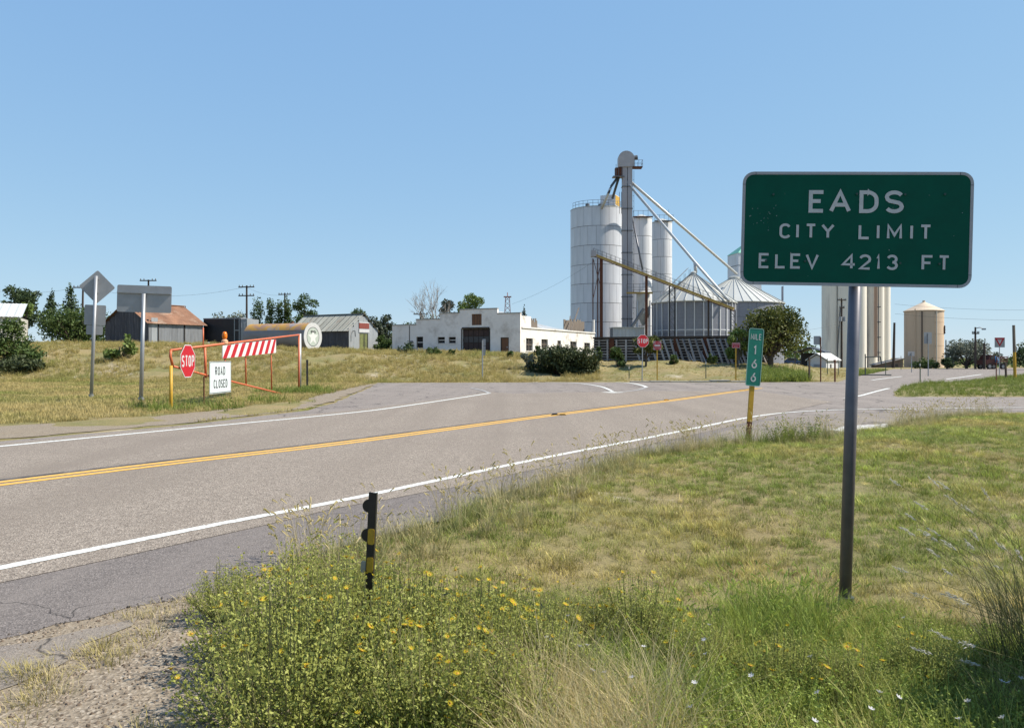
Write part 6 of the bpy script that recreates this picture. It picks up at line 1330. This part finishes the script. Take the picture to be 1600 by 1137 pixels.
# ------------------------------------------------------------------ gumweed bushes with yellow flowers
gum_leaf = leafmat('gumweed_leaf', (.20,.24,.045), (.56,.57,.16), .38); stem_m = M('weed_stem', (.16,.17,.06), (.22,.19,.09), scale=10)
petal_m = leafmat('yellow_petal', (1.0,.68,.012), (1.0,.82,.025), .3); disc_m = M('flower_disc', (.52,.27,.02), (.42,.22,.02), scale=80); white_pet = leafmat('white_petal', (.70,.68,.70), (.78,.76,.78), .35)
def flower_mesh(nm, r_, npet, mat, cup=.25, cw=.5):
    V = []; Fq = []
    for i in range(npet):
        a = 2*math.pi*i/npet; d = np.array([math.cos(a), math.sin(a), 0]); u = np.array([-d[1], d[0], 0]); k0 = len(V); wv = r_*cw*2.2/npet*1.35
        V += [d*r_*.25-u*wv*.5, d*r_*.25+u*wv*.5, d*r_+u*wv*.45+np.array([0,0,r_*cup]), d*r_-u*wv*.45+np.array([0,0,r_*cup])]; Fq.append((k0,k0+1,k0+2,k0+3))
    k0 = len(V); n = 8
    for i in range(n): V.append(np.array([math.cos(6.283*i/n)*r_*.42, math.sin(6.283*i/n)*r_*.42, r_*.06]))
    V.append(np.array([0,0,r_*.25])); V.append(np.array([0,0,-r_*.35]))
    tri = [(k0+i, k0+(i+1) % n, k0+n, k0+n) for i in range(n)]+[(k0+(i+1) % n, k0+i, k0+n+1, k0+n+1) for i in range(n)]
    me = bpy.data.meshes.new(nm); me.from_pydata([tuple(v) for v in V], [], Fq+[t[:3] for t in tri]); me.materials.append(mat); me.materials.append(disc_m if mat is petal_m else mat)
    for i, p in enumerate(me.polygons): p.material_index = 1 if i >= npet else 0
    a = me.attributes.new('var', 'FLOAT', 'POINT'); a.data.foreach_set('value', np.random.default_rng(1).random(len(V)).astype(np.float32)); return me
FL = [flower_mesh('flower', .021, 16, petal_m), flower_mesh('flower', .016, 14, petal_m, .6)]
def gum(seed, rad, h_, nst):
    """bushy plant: branching stems, dense small leaves, returns tip positions"""
    g = np.random.default_rng(seed); V = []; Fq = []; var = []; tips = []; st = MB()
    for i in range(nst):
        a = g.uniform(0, 6.283); el = math.sqrt(g.random()); rr = rad*el; hh_ = h_*(1-.5*el**2)*g.uniform(.6,1.14); b0 = np.array([.05*math.cos(a), .05*math.sin(a), 0]); e = np.array([rr*math.cos(a), rr*math.sin(a), hh_]); mid = b0*.5+e*.5+np.array([rr*.12*math.cos(a), rr*.12*math.sin(a), -hh_*.03])
        st.tube([b0, mid, e], [.0028,.002,.0012], 3, cap=False); tips.append(e)
        for j in range(54):
            t = .15+.78*g.random()**.65; c = (1-t)**2*b0+2*t*(1-t)*mid+t*t*e+g.normal(size=3)*.016; d = g.normal(size=3)+np.array([math.cos(a)*.5, math.sin(a)*.5, .5]); d /= np.linalg.norm(d); u = np.cross(d, g.normal(size=3)); u /= np.linalg.norm(u); l = .0145*g.uniform(.5,1.4); k0 = len(V)
            V += [c, c+d*l*.55+u*l*.26, c+d*l, c+d*l*.55-u*l*.26]; Fq.append((k0,k0+1,k0+2,k0+3)); var += [np.clip(.25+.5*g.random()+.35*(t-.5),0,1)]*4
        for _ in range(2):     # bur-like buds
            c = e+g.normal(size=3)*.014
            for k_ in range(4):
                d = g.normal(size=3); d /= np.linalg.norm(d); u = np.cross(d, g.normal(size=3)); u /= np.linalg.norm(u); k0 = len(V); V += [c-d*.005, c-u*.005, c+d*.006, c+u*.005]; Fq.append((k0,k0+1,k0+2,k0+3)); var += [.95]*4
    return npmesh('leaves', np.array(V), np.array(Fq), gum_leaf, np.array(var)), st.mesh('stems', stem_m), np.array(tips)
GV = [gum(90+i, .36, .51, 195) for i in range(3)]
spots = [(425,1085,1.22,12,'gumweed bush at the far left of the flower bed, next to the gravel'),(505,1030,1.2,12,'gumweed bush just left of the black delineator post'),(640,1050,1.08,15,'gumweed bush right around the foot of the delineator post'),(570,1105,1.24,14,'gumweed bush at the bottom edge below the delineator post'),(720,1075,1.05,16,'gumweed bush with many yellow flowers left of the straw grass'),
         (450,1180,1.3,6,'shaded gumweed bush at the bottom left corner of the bed'),(665,1170,1.15,10,'gumweed bush at the bottom edge under the dense flowers'),(770,1030,.95,15,'flowery gumweed bush at the back beside the mown grass'),(830,1085,.9,11,'gumweed bush touching the dry straw grass'),(900,1010,.75,8,'small gumweed bush behind the straw grass'),
         (995,1010,.85,9,'gumweed bush right of the straw grass with a few flowers'),(770,1175,.95,8,'gumweed bush at the bottom edge beside the straw'),(1090,1060,.7,5,'low gumweed plant among the grass left of the sign post'),(1230,1090,.7,6,'low gumweed plant below the sign post'),(1330,1110,.65,6,'low gumweed plant right of the sign post base'),(1440,1080,.65,3,'low gumweed plant beside the shaded grass clump'),(355,1010,.65,3,'small gumweed sprig at the road edge')]
for i, (px, py, sc_, nf, lab) in enumerate(spots):
    Yb = (CAMH+.16)*F/(py-HZ); x = (px-800)/F*Yb; lv, stm, tips = GV[i % 3]
    g = random.Random(i); s = thing('gumweed_bush', lab, 'wildflower bush', (x, Yb, H(x, Yb)-.01), g.uniform(0,6.28), 'gumweed bushes in the foreground'); s.scale = (sc_,)*3
    link('leaves', lv, s); link('stems', stm, s)
    for j in g.sample(range(len(tips)), int(nf*2.6)):
        f_ = link('flower', FL[0 if g.random() < .65 else 1], s, tuple(tips[j]+np.array([0,0,.008])), (g.uniform(-.7,.7), g.uniform(-.7,.7), g.uniform(0,6))); f_.scale = (g.uniform(.6,1.0)/sc_,)*3
# white bindweed blooms
WF = flower_mesh('bloom', .0135, 6, white_pet, .35, 1.05)
nb = 0
for px, py in ((887,953),(855,993),(861,999),(918,1008),(905,1010),(1006,1008),(838,1043),(926,1052),(945,1055),(987,1063),(1085,1069),(1079,1108),(1108,964),(1100,990),(1102,1016),(1174,1053),(1277,1080),(1374,1079),(1361,1107),(1404,1088),(1412,960),(1273,1126),(1512,1095),(1498,1124),(1576,1060),(1566,1122),(1596,1052),(1520,1003),(1266,1016),(1565,1058)):
    Yb = (CAMH-.12)*F/(py-HZ); x = (px-800)/F*Yb; s = thing('bindweed_flower', 'small white bindweed bloom among the foreground weeds', 'flower', (x, Yb, H(x, Yb)), group='white bindweed blooms'); hz = .26
    MB().tube([(0,0,0),(.02,.01,hz*.6),(0,0,hz)], .0015, 3, cap=False).build('stalk', stem_m, s); link('bloom', WF, s, (0,0,hz), (random.uniform(-.9,.3), random.uniform(-.6,.6), 0))
# dry stalk lying at the gravel edge
b0 = P(283,1012,3.9); tag(MB().tube([P(282,1010,4.2)+Vector((0,0,.02)), P(312,1060,3.75), P(345,1115,3.4), P(372,1137,3.25)], [.004,.006,.008,.009], 5).build('dry_stalk', M('dry_stalk_tan',(.45,.36,.2),(.36,.27,.15),scale=20)), 'dry fallen tan stalk at the gravel edge by the gumweed', 'stalk')
# ------------------------------------------------------------------ plume grass and dark shrub at the right edge
plume = leafmat('silver_plume', (.55,.53,.48), (.75,.73,.68), .4); blade2 = leafmat('bluestem_blade', (.07,.085,.035), (.17,.17,.075), .3)
def plume_clump(lab, loc, n, hmax, nplume, lean, seed):
    V, Fq, var = blades(n,.3,hmax,.006,.5,.5,seed,5); V[:,0] += -lean*V[:,2]**1.5; s = thing('plume_grass', lab, 'grass clump', loc, group='plume grass clumps'); link('blades', npmesh('blades', V, Fq, blade2, var), s)
    g = random.Random(seed)
    for i in range(nplume):
        b0 = Vector((g.uniform(-.15,.15), g.uniform(-.2,.2), .1)); h_ = hmax*g.uniform(.7,1.7); tip = Vector((-g.uniform(.25,.8), g.uniform(-.3,.3), h_)); mid = b0.lerp(tip,.55)+Vector((.08,0,.1*h_))
        st_ = MB().tube([b0, mid, tip], [.002,.0016,.001], 3, cap=False).build('stalk', stem_m, s); d = (tip-mid).normalized(); PV = []; PF = []; pv = []
        gg = np.random.default_rng(seed*50+i)
        for j in range(34):
            t = gg.random(); c = np.array(tip)-np.array(d)*(.085*(1-t))+gg.normal(size=3)*.0035*(.3+math.sin(math.pi*t)); dd_ = np.array(d)+gg.normal(size=3)*.35; dd_ /= np.linalg.norm(dd_); u = np.cross(dd_, gg.normal(size=3)); u /= np.linalg.norm(u); k0 = len(PV); PV += [c-dd_*.008, c-u*.0016, c+dd_*.016, c+u*.0016]; PF.append((k0,k0+1,k0+2,k0+3)); pv += [gg.random()]*4
        link('plume', npmesh('plume', np.array(PV), np.array(PF), plume, np.array(pv)), st_)
def low(x, y): return (x, y, H(x, y)-.01)
plume_clump('silver plumed grass clump leaning in from the right edge', low(2.72,4.1), 220, .5, 14, .35, 1)
plume_clump('grass clump with silver plumes at the bottom right corner', low(2.3,3.35), 200, .42, 4, .3, 2)
plume_clump('tall grass clump with plumes behind the right edge clump', low(3.1,4.75), 200, .6, 11, .35, 3)
tree('dark_shrub', 'dense dark shrub just outside the right edge casting shade on the grass', low(3.5,3.35), 1.6, 1.45, .05, 'dark', n=42000, leaf=.03, lobes=34, seed=80, cat='bush')
